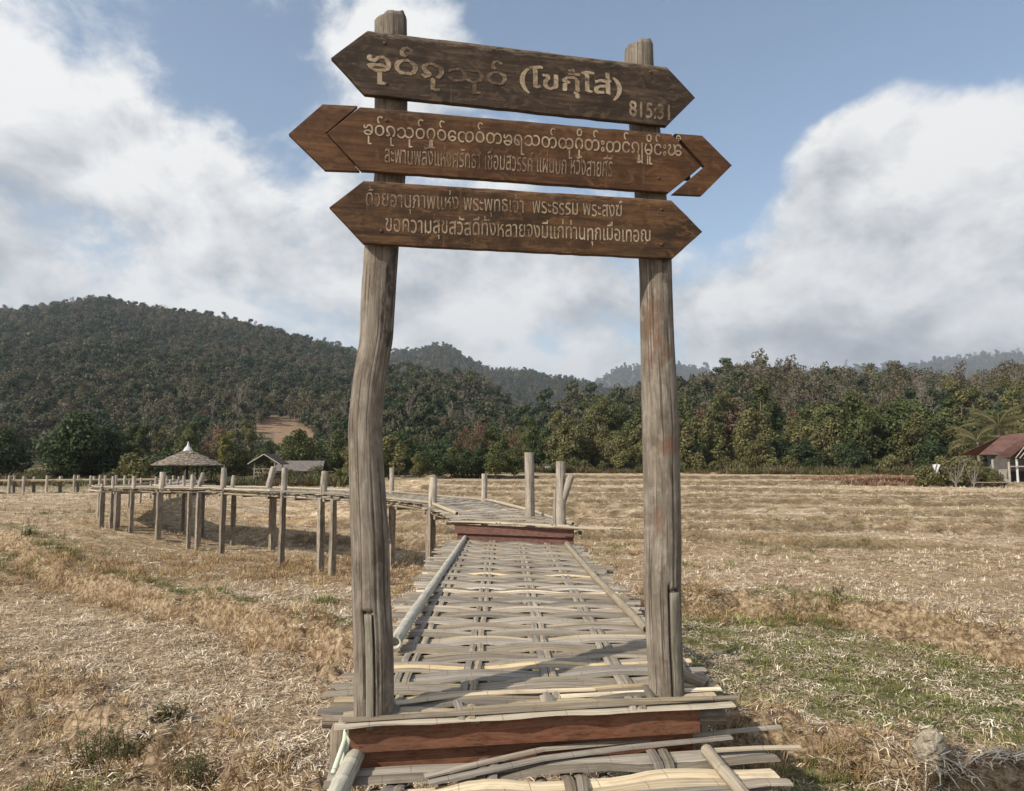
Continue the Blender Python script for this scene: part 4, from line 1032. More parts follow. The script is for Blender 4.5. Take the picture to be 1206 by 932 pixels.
def lettering(parent, body, quad, bold=0.012, fade=(0, 0), name='lettering'):
    """quad: photo pixels TL, TR, BR, BL of the ink; text is laid on the board's face"""
    cu = bpy.data.curves.new('letters', 'FONT'); cu.body = body
    t = bpy.data.objects.new('letters', cu); COL.objects.link(t); bpy.context.view_layer.update()
    for o_ in bpy.context.selected_objects: o_.select_set(False)
    bpy.context.view_layer.objects.active = t; t.select_set(True); bpy.ops.object.convert(target='CURVE'); t = bpy.context.view_layer.objects.active
    loops = []
    for sp in t.data.splines:
        bp = sp.bezier_points; L_ = []
        for i in range(len(bp)):
            j = (i + 1) % len(bp); q = mathutils_interp(bp[i].co, bp[i].handle_right, bp[j].handle_left, bp[j].co, 5); L_ += q[:-1]
        P_ = [L_[0]]
        for q in L_[1:]:
            if (q - P_[-1]).length > 1e-4: P_.append(q)
        if len(P_) > 3 and (P_[0] - P_[-1]).length < 1e-4: P_.pop()
        if len(P_) > 2: loops.append([Vector((q.x, q.y, 0)) for q in P_])
    bpy.data.objects.remove(t)
    area = lambda P_: sum(P_[i].x * P_[(i + 1) % len(P_)].y - P_[(i + 1) % len(P_)].x * P_[i].y for i in range(len(P_))) / 2
    ar = [area(P_) for P_ in loops]; groups = {}; holes = {}
    for i in range(len(loops)):      # a hole lies inside a larger loop that runs the other way round (loops may also overlap)
        par = [j for j in range(len(loops)) if ar[j] * ar[i] < 0 and abs(ar[j]) > abs(ar[i]) and inpoly(loops[i][0].x, loops[i][0].y, [(q.x, q.y) for q in loops[j]])]
        if par: holes[i] = min(par, key=lambda j: abs(ar[j]))
    for k_, P_ in enumerate(loops):
        n_ = len(P_); Q_ = []; sg = (1 if ar[k_] > 0 else -1) * (-1 if k_ in holes else 1)
        for i in range(n_):
            d_ = (P_[(i + 1) % n_] - P_[i - 1]); d_ = d_.normalized() if d_.length > 0 else Vector((1, 0, 0)); Q_.append(P_[i] + Vector((d_.y, -d_.x, 0)) * bold * sg)
        loops[k_] = Q_
        if k_ not in holes: groups[k_] = [Q_]
    for i, j in holes.items():
        if j in groups: groups[j].append(loops[i])
    vs_, fs_ = [], []
    for g_ in groups.values():
        flat = [q for P_ in g_ for q in P_]; o0 = len(vs_); vs_ += flat; fs_ += [tuple(o0 + i for i in tri) for tri in tessellate_polygon(g_)]
    me = bpy.data.meshes.new(name); me.from_pydata([tuple(v) for v in vs_], [], fs_); me.update()
    co = np.array([v.co[:] for v in me.vertices]); lo, hi = co.min(0), co.max(0)
    off = BO + TH + .0016; TL, TR, BR, BL = [on_gate(x, y, off) for x, y in quad]; org = ORG[parent.name]
    rs = random.Random(len(body)); fa = []
    for v in me.vertices:
        s = (v.co.x - lo[0]) / (hi[0] - lo[0]); q = (v.co.y - lo[1]) / (hi[1] - lo[1])
        wob = .0025 * math.sin(s * 40) + .0015 * math.sin(s * 97 + 1)
        p = BL.lerp(BR, s).lerp(TL.lerp(TR, s), q) + Vector((0, 0, wob)); v.co = p - org; fa.append(fade[0] + (fade[1] - fade[0]) * s)
    me.update()
    a = me.attributes.new('fade', 'FLOAT', 'POINT'); a.data.foreach_set('value', fa)
    bm = bmesh.new(); bm.from_mesh(me)
    bmesh.ops.recalc_face_normals(bm, faces=bm.faces)
    for f in bm.faces:
        if f.normal.dot(GN) < 0: f.normal_flip()
    ex = bmesh.ops.extrude_face_region(bm, geom=bm.faces[:])
    for v in [g for g in ex['geom'] if isinstance(g, bmesh.types.BMVert)]: v.co += GN * .0004
    bm.to_mesh(me); bm.free()
    me.polygons.foreach_set('use_smooth', [False] * len(me.polygons)); me.materials.clear(); me.materials.append(M['paint'])
    o = put(name, me, parent); ORG[o.name] = org; return o
lettering(TOPB, 'ၶုဝ်ၵု', [(432, 49), (523, 62), (523, 108), (432, 98)], .016, (.0, .5))
lettering(TOPB, 'သုဝ်', [(527, 66), (596, 73), (598, 113), (527, 109)], .012, (.75, .4))
lettering(TOPB, '(โขกุ้โส่)', [(612, 75), (732, 88), (733, 120), (612, 110)], .018, (.2, .05))
NUM = lettering(TOPB, '815:31', [(741, 118), (789, 124), (789, 142), (741, 137)], .018, (.2, .4))
lettering(MIDB, 'ၶုဝ်ၵုသုဝ်ႁူဝ်ေၸဝ်တၶရသတ်ထုႁိတ်းတင်ၵျှမိူင်းၽီ', [(428, 136), (803, 160), (803, 196), (428, 170)], .004, (.05, .1))
lettering(MIDB, 'สะพานพลังแห่งศรัทธา เชื่อมสวรรค์ แผ่นบก หวังสายศีรี', [(453, 167), (722, 182), (721, 209), (453, 192)], .000, (.3, .35))
lettering(LOWB, 'ด้วยอานุภาพแห่ง พระพุทธเจ้า  พระธรรม พระสงฆ์', [(431, 219), (733, 235), (733, 262), (431, 250)], .001, (.4, .05))
lettering(LOWB, 'ขอความสุขสวัสดีทั้งหลายจงมีแก่ท่านทุกเมื่อเทอญ', [(454, 249), (766, 264), (766, 292), (454, 280)], .004, (.25, .0))

# ------------------------------------------------------------------ bamboo walkways
def pick_mat(i, gold=(), pale=.12):
    if i in gold: return M['bamboo_gold']
    r = random.random()
    return M['bamboo_pale'] if r < pale else (M['bamboo_gold'] if r < pale + .02 else M['bamboo_grey'])
def weave(root, Lf, Rf, n, grp, warps, over, amp, wslat, gold=(), nseg=5, warp_w=.045, pale=.12, warp_n=2, shift=0):
    """Lf(t), Rf(t): edge points; n cross slats woven over/under lengthwise warps at fractions `warps`"""
    side_w = []
    for i in range(n):
        t = (i + .5) / n; Lp, Rp = Lf(t), Rf(t); d = Rp - Lp; Wd = d.length
        sd = Vector((-d.y, d.x, 0)).normalized()
        par = ((i + shift) // grp) % 2
        e0 = -random.uniform(*over[0]) / Wd * (.3 if i < 3 else 1); e1 = 1 + random.uniform(*over[1]) / Wd
        knots = [e0] + list(warps) + [e1]; pts = []
        ang = random.uniform(-.006, .006); bow = random.uniform(-.006, .006); inb = ((i + shift) % grp) - (grp - 1) / 2
        for j in range(len(knots) - 1):
            a, b = knots[j], knots[j + 1]
            sj = 1 if (par + j - 1) % 2 == 0 else -1; sk = 1 if (par + j) % 2 == 0 else -1
            if j == 0: sj = -sk * .3
            if j == len(knots) - 2: sk = -sj * .3
            for q in range(nseg if j < len(knots) - 2 else nseg + 1):
                u = q / nseg; s = a + (b - a) * u; k = .5 - .5 * math.cos(math.pi * u)
                z = amp * (.25 if i == 0 else 1) * (sj * (1 - k) + sk * k)
                lift = (sj * (1 - k) + sk * k)
                p = Lp.lerp(Rp, s) + sd * ((s - .5) * Wd * ang + bow * math.sin(math.pi * s) - inb * wslat * (.03 + .26 * (1 - abs(lift)) * (1 if grp == 3 else .4)) * -1)
                pts.append(p + Vector((0, 0, z)))
        mb = MB(); w = wslat * random.uniform(.80, 1.12); mb.slat(pts, sd, w, .008, .006, w * random.uniform(.85, 1.1))
        mb.build('cross_slat', pick_mat(i, gold, pale), root)
    for j, s in enumerate(warps):
        for k in range(warp_n):
            off = (k - (warp_n - 1) / 2) * (warp_w + .008); pts = []
            m = n * 2 // max(1, 1)
            ph = random.uniform(-.006, .006)
            for q in range(m + 1):
                t = q / m; i = t * n + shift; Lp, Rp = Lf(min(t, 1)), Rf(min(t, 1)); d = (Rp - Lp).normalized()
                # height opposite to the weft here: smooth square wave of period 2*grp
                c = math.sin(math.pi * (i) / grp); sq = max(-1, min(1, c * 2.2)); sgn = -1 if j % 2 == 0 else 1
                p = Lp.lerp(Rp, s) + d * (off + ph + .006 * math.sin(t * 31 + j * 2 + k)); pts.append(p + Vector((0, 0, sgn * sq * (amp + .003))))
            d0 = (Rf(.5) - Lf(.5)).normalized(); mb = MB(); mb.slat(pts, d0, warp_w, .007, .004)
            mb.build('lengthwise_slat', M['bamboo_grey'], root)

def lerpf(P0, P1):
    P0, P1 = Vector(P0), Vector(P1); return lambda t: P0.lerp(P1, t)
def pole(root, pts, r, mt, name='bamboo_pole', label=None, n=12):
    """hollow bamboo culm with swollen nodes"""
    pts = [Vector(p) for p in pts]; L = sum((pts[i + 1] - pts[i]).length for i in range(len(pts) - 1)); P = []; Rr = []
    k = max(2, int(L / .30)); fine = []
    for i in range(k):
        for u in (0, .04, .08, .5, .92): fine.append((i + u) / k)
    fine.append(1.0)
    for t in fine:
        x = t * (len(pts) - 1); i = min(int(x), len(pts) - 2); P.append(pts[i].lerp(pts[i + 1], x - i))
        u = (t * k) % 1; Rr.append(r * (1.10 if abs(u - .04) < .01 else 1.0) * (1 - .1 * t))
    mb = MB(); mb.tube(P, Rr, n, cap=False)
    # hollow ends
    for (a, b, rr, sg) in ((P[0], P[1], Rr[0], 1), (P[-1], P[-2], Rr[-1], 1)):
        d = (b - a).normalized(); mb.tube([a, a + d * .0005, a + d * .06], [rr, rr * .72, rr * .66], n, cap=False); mb.tube([a + d * .058, a + d * .06], [rr * .66, .001], n, cap=False)
    o = mb.build(name, mt, root)
    if label: o['label'] = label
    return o
random.seed(5)
# --- foreground section (lowest)
ZF = 1.365
fgw = thing('foreground_walkway', 'lowest woven bamboo deck at the bottom of the photo in front of the brown step', 'walkway', (0, 2.4, ZF))
fgL0, fgR0 = Vector((-.88, 3.75, ZF)), Vector((1.18, 4.02, ZF))       # far (riser) end
fgL1, fgR1 = Vector((-.88, .6, ZF - .03)), Vector((1.18, .88, ZF - .03))
weave(fgw, lerpf(fgL0, fgL1), lerpf(fgR0, fgR1), 29, 3, [.155, .37, .575, .80], ((.02, .13), (.0, .22)), .014, .115, gold=(2,), warp_w=.052, pale=.10, shift=1)
pole(fgw, [on_z(421, 884, ZF + .05), on_z(397, 935, ZF + .05), on_z(300, 1150, ZF + .04)], .048, M['bamboo_pole'], label='grey bamboo edge pole at the lower left corner')
pole(fgw, [on_z(832, 884, ZF + .035), on_z(878, 938, ZF + .035), on_z(960, 1060, ZF + .03)], .032, M['bamboo_pale'])
for (pts, w, mt) in [([(500, 914), (640, 882), (760, 871), (918, 856)], .05, 'bamboo_grey'), ([(505, 922), (640, 893), (740, 880), (860, 868)], .055, 'bamboo_grey'),
                     ([(836, 884), (890, 881), (942, 880)], .04, 'bamboo_pale'), ([(870, 925), (900, 921), (930, 921)], .07, 'bamboo_grey')]:
    q = [on_z(x, y, ZF + .032) for x, y in pts]; mb = MB(); d = q[-1] - q[0]; mb.slat(q, (-d.y, d.x, 0), w, .009, .007)
    mb.build('cross_slat', M[mt], fgw)
for x, z in ((-.8, ZF - .07), (0, ZF - .07), (.9, ZF - .07)):
    mb = MB(); mb.tube([(x, .5, z), (x, 3.6, z)], .045, 8); mb.build('beam', M['post_dark'], fgw)
for x, y in ((-.95, 1.2), (1.1, 1.3), (-.95, 3.3), (1.15, 3.5)):
    mb = MB(); mb.tube([(x, y, gz(x, y) - .3), (x, y, ZF - .1)], .06, 9); mb.build('stilt', M['post_dark'], fgw)
# --- middle section
ZM0, ZM1 = 1.585, 1.735
mw = thing('middle_walkway', 'woven bamboo deck running under the sign gate', 'walkway', (0, 7.2, ZM0))
mL0, mR0 = Vector((-.86, 3.72, ZM0)), Vector((1.05, 4.03, ZM0)); mL1, mR1 = Vector((-.84, 11.0, ZM1)), Vector((.84, 10.35, ZM1))
weave(mw, lerpf(mL0, mL1), lerpf(mR0, mR1), 105, 3, [.105, .325, .57, .80], ((.06, .24), (.03, .20)), .012, .080, gold=(5, 13, 49, 63), warp_w=.045, pale=.16)
pole(mw, [on_z(465, 757, 1.70), on_z(487, 722, 1.71), on_z(511, 688, 1.72)], .042, M['bamboo_pole'], label='left edge pole, nearer bamboo length')
pole(mw, [on_z(507, 694, 1.68), on_z(530, 660, 1.73), on_z(549, 632, 1.775)], .040, M['bamboo_pole'], label='left edge pole, farther bamboo length')
pole(mw, [on_z(762, 742, 1.66), on_z(702, 681, 1.71), on_z(667, 641, 1.77)], .034, M['bamboo_pale'], label='right edge pole of pale bamboo')
pole(mw, [on_z(700, 676, 1.70), on_z(680, 655, 1.73), on_z(668, 640, 1.76)], .03, M['bamboo_grey'])
pole(mw, [on_z(832, 808, 1.60), on_z(806, 796, 1.63), on_z(792, 770, 1.66)], .035, M['bamboo_grey'], label='short bamboo stub beside the right gate post')
def stringers(root, Lf, Rf, fr, dz, rad, m=8):  # close-set stringers, added so the gaps in the deck stay dark
    for f in fr:
        P = [Lf(t).lerp(Rf(t), f) - Vector((0, 0, dz)) for t in [i / m for i in range(m + 1)]]
        mb = MB(); mb.tube(P, rad, 7); mb.build('stringer', M['post_dark'], root)
stringers(mw, lerpf((-.80, 4.0, ZM0), mL1), lerpf((1.02, 4.25, ZM0), mR1), [.02 + .08 * k for k in range(13)], .062, .036)
stringers(fgw, lerpf((-.86, 3.6, ZF), fgL1), lerpf((1.15, 3.9, ZF), fgR1), [.02 + .08 * k for k in range(13)], .062, .036)
# nosing slats over the riser
for (pts, w, mt, dz) in [([(404, 848), (470, 844), (560, 839), (680, 832), (868, 821)], .055, 'bamboo_grey', .022), ([(660, 820), (700, 818), (760, 815), (848, 811)], .05, 'bamboo_gold', .02),
                         ([(466, 828), (540, 819), (600, 815), (700, 812)], .055, 'bamboo_gold', .026), ([(545, 835), (620, 830), (700, 826), (838, 822)], .05, 'bamboo_pale', .032)]:
    q = [on_z(x, y, ZM0 + dz) for x, y in pts]; d = q[-1] - q[0]; mb = MB(); mb.slat(q, (-d.y, d.x, 0), w, .008, .006); mb.build('nosing_slat', M[mt], mw)
for (x0, y0, x1, y1) in [(538, 832, 544, 845), (466, 838, 461, 850), (556, 838, 560, 846), (760, 814, 771, 833), (648, 826, 652, 836), (640, 826, 643, 836)]:
    p = on_z(x0, y0 - 6, ZM0 + .035); q = on_z(x1, y1, ZM0 - .005); d = q - p
    mb = MB(); mb.slat([p, p.lerp(q, .6) + Vector((0, 0, .01)), q - Vector((0, 0, .02))], (1, .15, 0), .045, .012, .004); mb.build('slat_end', M['bamboo_grey'], mw)
# riser
def riser(root, TLp, TRp, z_top, z_bot, mt, t=.03, lab=None):
    A, B = Vector(TLp), Vector(TRp); u = (B - A); u.z = 0; L = u.length; u.normalize(); nrm = Vector((u.y, -u.x, 0)); rot = Matrix((u, -nrm, Vector((0, 0, 1)))).transposed()
    h = z_top - z_bot; splits = [(z_top - h * .0, z_top - h * .53, 0.0), (z_top - h * .545, z_bot, .045)]
    for i, (a, b, back) in enumerate(splits):
        c = (A + B) / 2; c.z = (a + b) / 2; c -= nrm * (back + t / 2)
        mb = MB(); mb.box(c, (L - i * .05, t, a - b), rot); o = mb.build('riser_board', mt, root)
        for f_ in ((.03, .35, .66, .97) if i == 0 else ()):
            for zz in (.25, .75):
                p_ = A.lerp(B, f_); p_.z = a + (b - a) * zz; m2 = MB(); m2.tube([p_ - nrm * .004, p_ + nrm * .002], .006, 8); m2.build('nail_head', M['nail'], o)
        bm = bmesh.new(); bm.from_mesh(o.data); bmesh.ops.bevel(bm, geom=[e for e in bm.edges if e.calc_length() > .5], offset=.004, segments=2, affect='EDGES'); bm.to_mesh(o.data); bm.free()
ra, rb_ = on_z(411, 854, ZM0 - .006), on_z(824, 832, ZM0 - .006)
riser(mw, ra, rb_, ZM0 - .012, ZF - .05, M['riser'])
for (x0, y0, x1, y1, r_) in [(409, 852, 392, 912, .014), (411, 858, 402, 900, .011)]:
    p, q = on_z(x0, y0, ZM0 - .03), on_z(x1, y1, ZF + .03); mb = MB(); mb.tube([p, p.lerp(q, .4) + Vector((.015, 0, .01)), q], r_, 8)
    mb.build('green_cane', M['bamboo_green'], mw)
for x in (-.75, 0, .8):
    mb = MB(); mb.tube([(x, 4.15, ZM0 - .085), (x, 10.2, ZM1 - .085)], .05, 8); mb.build('beam', M['post_dark'], mw)
for (x, y) in ((-.95, 4.15), (1.12, 4.5), (-.93, 6.6), (.98, 6.6), (-.9, 9.0), (.9, 8.9)):
    mb = MB(); zt = ZM0 + (ZM1 - ZM0) * (y - 3.9) / 7; mb.tube([(x, y, gz(x, y) - .3), (x, y, zt - .12)], .06, 9); mb.build('stilt', M['post_dark'], mw)
    if x < 0: mb = MB(); mb.tube([(x - .1, y, zt - .12), (x + 2.15, y + .05, zt - .12)], .045, 8); mb.build('crossbeam', M['post_dark'], mw)

# --- far section: turns left across the field
ZR = 2.0
NEAR = [(-.84, 11.08), (-.95, 12.3), (-1.78, 15.6), (-3.3, 17.9), (-4.8, 20), (-7.5, 22.25), (-10.2, 24.5), (-12.3, 25.0), (-14.4, 25.35), (-15.5, 26.6), (-17.5, 32.5), (-25, 55)]
BACK = [(.84, 10.35), (.42, 12.7), (-.50, 16.6), (-2.15, 19.2), (-3.7, 21.6), (-6.7, 24.0), (-9.3, 26.0), (-11.4, 26.7), (-13.0, 27.0), (-13.9, 27.9), (-15.9, 33.2), (-23.4, 55.4)]
rw = thing('raised_walkway', 'raised bamboo walkway on log stilts turning left across the field', 'walkway', (-5, 20, gz(-5, 20)))
def polyf(P, s0, s1):
    """parameter runs over the vertices evenly by arc length of the NEAR line"""
    seg = [math.dist(NEAR[i], NEAR[i + 1]) for i in range(len(NEAR) - 1)]; cum = np.r_[0, np.cumsum(seg)]
    X = [p[0] for p in P]; Y = [p[1] for p in P]
    def f(t):
        s = s0 + (s1 - s0) * t; sag = .012 * math.sin(s * 1.3) - .42 * max(0., min(1., (s - 24) / 12))
        return Vector((float(np.interp(s, cum, X)), float(np.interp(s, cum, Y)), ZR + sag))
    return f, cum
_, CUM = polyf(NEAR, 0, 1)
LfN = polyf(NEAR, 0, CUM[8])[0]; LfB = polyf(BACK, 0, CUM[8])[0]
nrow = int(CUM[8] / .105)
weave(rw, LfN, LfB, nrow, 2, [.12, .38, .62, .86], ((.03, .22), (.02, .16)), .011, .118, warp_w=.045, pale=.35, nseg=3)
f2N = polyf(NEAR, CUM[8], CUM[11])[0]; f2B = polyf(BACK, CUM[8], CUM[11])[0]
mb = MB()
for i in range(260):      # beyond the corner the slats are too small to tell apart
    t = (i + .5) / 260; a, b = f2N(t), f2B(t); d = b - a; a = a - d.normalized() * random.uniform(0, .12); b = b + d.normalized() * random.uniform(0, .1)
    mb.slat([a, a.lerp(b, .5) + Vector((0, 0, random.uniform(-.01, .01))), b], (-d.y, d.x, 0), .11, .01, .005)
far_sl = mb.build('far_cross_slats', M['bamboo_grey'], rw); far_sl['kind'] = 'stuff'
def edge_poly(P, ks, dz, r, lat=0.0):
    for i in ks:
        dr = lambda i: -.42 * max(0., min(1., (float(CUM[i]) - 24) / 12)); a = Vector((*P[i], ZR + dz + dr(i))); b = Vector((*P[i + 1], ZR + dz + dr(i + 1))); d = (b - a).normalized(); s = Vector((-d.y, d.x, 0)) * lat
        pole(rw, [a - d * .12 + s, (a + b) / 2 + s + Vector((0, 0, random.uniform(-.015, .01))), b + d * .12 + s], r, M['bamboo_pale'], 'edge_pole', n=8)
edge_poly(NEAR, range(1, 11), .045, .036); edge_poly(BACK, range(0, 11), .04, .03)
edge_poly(NEAR, range(1, 9), -.05, .03, -.05); edge_poly(NEAR, range(2, 9), -.11, .035, .03); edge_poly(BACK, range(0, 9), -.09, .04, -.1)
# ragged slat ends and hanging canes under the near edge
for i in range(64):
    s = random.uniform(.6, CUM[9]); a = LfN(min(1, s / CUM[8])); b = LfN(min(1, (s + random.uniform(.5, 1.4)) / CUM[8]))
    if (b - a).length < .2: continue
    out = Vector((-(b - a).y, (b - a).x, 0)).normalized(); z1, z2 = -random.uniform(.02, .11), -random.uniform(.02, .14)
    mb = MB(); mb.tube([a + out * random.uniform(0, .1) + Vector((0, 0, z1)), b + out * random.uniform(-.02, .12) + Vector((0, 0, z2))], random.uniform(.008, .018), 5)
    mb.build('loose_cane', M['bamboo_grey'] if i % 3 else M['bamboo_pale'], rw)
# far riser
riser(rw, (mL1.x - .03, 11.0, 0), (mR1.x + .03, 10.28, 0), ZR - .03, ZM1 - .02, M['riser_far'])
q = [Vector((-.95, 11.0, ZR + .01)), Vector((-.2, 10.65, ZR + .03)), Vector((.5, 10.35, ZR + .0)), Vector((1.35, 10.0, ZR - .01))]
mb = MB(); mb.slat(q, (.3, 1, 0), .06, .01, .006); mb.build('cross_slat', M['bamboo_pale'], rw)
for (x0, y0, x1, y1) in ((.9, 10.3, 1.55, 10.15), (.6, 10.2, 1.15, 10.0)):
    mb = MB(); mb.tube([(x0, y0, ZR), (x1, y1, ZR - .02)], .012, 5); mb.build('loose_cane', M['bamboo_pale'], rw)

def on_line(px, P, k0=0, k1=None):
    """point of polyline P seen at azimuth px -> (x, y)"""
    a = (px - W0 / 2) / F / (math.cos(PITCH))
    for i in range(k0, (k1 or len(P) - 1)):
        (xa, ya), (xb, yb) = P[i], P[i + 1]; da = xa - a * ya; db = xb - a * yb
        if da * db <= 0 and da != db: t = da / (da - db); return (xa + (xb - xa) * t, ya + (yb - ya) * t)
    return None
def log(root, x, y, z0, z1, r, name='post', mt='post', lean=(0, 0), n=10, fork=False, sq=False):
    mb = MB(); k = 5; pts = [(x + lean[0] * t + random.uniform(-.008, .008), y + lean[1] * t, z0 + (z1 - z0) * t) for t in [i / k for i in range(k + 1)]]
    rr = [r * random.uniform(.92, 1.06) for _ in pts]; rr[-1] *= .9
    mb.tube(pts, rr, 4 if sq else n, smooth=not sq, wob=.05)
    if fork:
        p = Vector(pts[-1]); mb.tube([p - Vector((0, 0, .62)), p + Vector((.10, -.03, -.34)), p + Vector((.155, -.03, -.20))], [r * .8, r * .72, r * .6], n)
        mb.tube([p + Vector((-.10, -.02, -.95)), p + Vector((-.085, -.02, -.42))], [.035, .02], 6)
    return mb.build(name, M[mt], root)
def bridge_posts():
    # (px centre, width px, top py, which edge, lean px, below?)  tops above the deck
    near = [(511, 10, 562, 0, True), (384, 8, 555, 0, True), (337, 7, 551, 0, True), (267, 6.5, 551, 0, True), (231, 5, 559, 0, True), (196, 7, 556, 0, True), (163, 5, 561, 0, True), (139, 4, 561, 0, True), (126, 4, 570, 0, True)]
    for (px, w, top, lean, below) in near:
        xy = on_line(px, NEAR, 1, 8)
        if not xy: continue
        x, y = xy; zt = on_y(px, top, y).z; r = w / 2 / F * y
        log(rw, x, y, ZR - .15, zt, r, lean=(random.uniform(-.04, .04), 0))
        if below:
            g = gz(x, y)
            log(rw, x + random.uniform(-.05, .05), y - .06, g - .3, ZR - .10, r * 1.15, 'stilt', 'post_dark', sq=True)
    for px in (397, 241, 129, 147): 
        x, y = on_line(px, NEAR, 1, 8); log(rw, x, y - .1, gz(x, y) - .3, ZR - .12, .105, 'stilt', 'post_dark', sq=True)
    back = [(463, 5.5, 551, 0), (571, 7, 558, 0), (325, 7, 550, .22), (279, 5, 560, .05), (243, 4.5, 557, .2), (221, 3.5, 560, 0), (184, 4, 557, 0), (172, 3.5, 560, 0), (152, 4, 561, 0)]
    for (px, w, top, lean) in back:
        xy = on_line(px, BACK, 0, 8)
        if not xy: continue
        x, y = xy; zt = on_y(px, top, y).z; r = w / 2 / F * y
        log(rw, x - lean, y, ZR - .15, zt, r, lean=(lean, 0)); log(rw, x, y + .05, gz(x, y) - .3, ZR - .10, r * 1.2, 'stilt', 'post_dark', sq=True)
    # tall posts at the platform's right corner
    x, y = on_y(626, 600, 11.9).x, 11.9; log(rw, x, y, gz(x, y) - .3, on_y(626, 533, y).z, .083, lean=(-.03, 0))
    x, y = on_y(659, 612, 10.55).x + .02, 10.55; log(rw, x, y, gz(x, y) - .3, on_y(658, 543.5, y).z, .078, fork=True)
    x, y = on_y(462, 600, 21.0).x, 21.0; log(rw, x, y, gz(x, y) - .3, ZR - .1, .10, 'stilt', 'post_dark', sq=True)
    # second leg of the walkway, behind the corner
    for k in range(9):
        t = .1 + k * .1
        for f in (f2N, f2B):
            p = f(t); log(rw, p.x, p.y, gz(p.x, p.y) - .3, p.z + random.uniform(.25, .55), .06, n=7)
    for s in np.arange(.35, CUM[8] - .3, 1.45):      # crossbeams
        a, b = LfN(s / CUM[8]), LfB(s / CUM[8]); mb = MB(); mb.tube([a + (a - b) * .06 - Vector((0, 0, .16)), b + (b - a) * .06 - Vector((0, 0, .16))], .05, 7); mb.build('crossbeam', M['post_dark'], rw)
bridge_posts()

# --- distant walkway on the left
DW = [(-26.0, 53.5), (-33, 50.5), (-37, 49.5), (-44, 47)]
dw = thing('distant_walkway', 'distant low bamboo walkway at the left edge of the photo', 'walkway', (-33, 50, gz(-33, 50)))
mb = MB()
for i in range(180):
    t = i / 180 * 18.5; xs = np.interp(t, [0, 7.6, 11.7, 19.2], [p[0] for p in DW]); ys = np.interp(t, [0, 7.6, 11.7, 19.2], [p[1] for p in DW])
    mb.slat([(xs, ys - random.uniform(.75, .9), 1.6), (xs, ys + .8, 1.6)], (1, 0, 0), .11, .04, .01)
o = mb.build('deck_slats', M['bamboo_pale'], dw); o['kind'] = 'stuff'
for i, (px, w) in enumerate([(2, 3), (15, 4), (21, 3.5), (32, 4), (44, 4.5), (59, 4), (75, 5), (91, 3.5), (95.5, 4), (110, 3.5), (114, 4), (127, 4), (140, 4), (150, 4)]):
    x, y = on_line(px, DW); dy = -.75 if i % 2 else .75; y += dy; x = px2x(px, y)
    log(dw, x, y, gz(x, y) - .2, on_y(px, 560.5 + random.uniform(-1, 1), y).z, w / 2 / F * y * .8, n=7)
for dy in (-.8, .8): mb = MB(); mb.tube([(p[0], p[1] + dy, 1.68) for p in DW], .05, 6); mb.build('edge_pole', M['bamboo_pale'], dw)

# ------------------------------------------------------------------ pavilion
def pavilion():
    cx, cy = px2x(222.5, 60), 60.0; g = gz(cx, cy); t = thing('thatched_pavilion', 'open pavilion with a conical thatched roof at the end of the walkway', 'pavilion', (cx, cy, g))
    ze, za = on_y(222, 547, 60).z, on_y(222, 529, 60).z; rad = 2.72; mb = MB(); n = 12; L = 7
    for l in range(L):       # overlapping thatch courses
        a0 = l / L; a1 = (l + 1.35) / L; r0 = rad * (1 - a0) + .12; r1 = max(.12, rad * (1 - a1)); z0 = ze + (za - ze) * a0 ** 1.05 + .05 * (l % 2); z1 = ze + (za - ze) * min(1, a1) ** 1.05
        m = 48; vs = []
        for k in range(m):
            a = 2 * math.pi * k / m; pol = math.cos(math.pi / 8) / math.cos(((a % (math.pi / 4)) - math.pi / 8)) if True else 1
            pol = .35 * pol + .65; j = random.uniform(-.05, .05)
            vs.append((cx + (r0 * pol + j) * math.cos(a), cy + (r0 * pol + j) * math.sin(a), z0 - random.uniform(0, .09)))
        for k in range(m):
            a = 2 * math.pi * k / m; vs.append((cx + r1 * math.cos(a), cy + r1 * math.sin(a), z1 + .02))
        for k in range(m):
            a = 2 * math.pi * k / m; vs.append((cx + (r0 - .1) * math.cos(a), cy + (r0 - .1) * math.sin(a), z0 - .12))
        fs = [(k, (k + 1) % m, m + (k + 1) % m, m + k) for k in range(m)] + [(2 * m + k, 2 * m + (k + 1) % m, (k + 1) % m, k) for k in range(m)]
        mb.add(vs, fs, [[(0, 0)] * 4 for _ in fs])
    rf = mb.build('roof', M['thatch'], t)
    mb = MB(); zf = on_y(222, 520, 60).z; mb.tube([(cx, cy, za - .2), (cx, cy, za + .1), (cx, cy, za + .25), (cx, cy, zf)], [.42, .26, .12, .03], 10); mb.build('finial', M['white'], rf)
    for k in range(6):
        a = math.pi / 6 + k * math.pi / 3; x, y = cx + 1.9 * math.cos(a), cy + 1.9 * math.sin(a); mb = MB(); mb.tube([(x, y, g - .2), (x, y, ze + .35)], .075, 8); mb.build('post', M['dark_wood'], t)
    mb = MB(); mb.tube([(cx, cy, g + .2), (cx, cy, g + .35)], 2.3, 16, smooth=False); mb.build('floor', M['bamboo_grey'], t)
    mb = MB(); mb.tube([(cx, cy, g + .3), (cx, cy, za - .2)], .12, 8); mb.build('post', M['dark_wood'], t)
    for zz in (.75, 1.05):
        mb = MB()
        for k in range(6):
            if k == 4: continue
            a, b = math.pi / 6 + k * math.pi / 3, math.pi / 6 + (k + 1) * math.pi / 3
            mb.tube([(cx + 1.9 * math.cos(a), cy + 1.9 * math.sin(a), g + zz), (cx + 1.9 * math.cos(b), cy + 1.9 * math.sin(b), g + zz)], .04, 6)
        mb.build('railing', M['bamboo_grey'], t)
    mb = MB(); mb.box((cx + .3, cy - 1.2, g + .75), (1.9, .4, .08)); mb.build('bench_seat', M['bamboo_pale'], t)
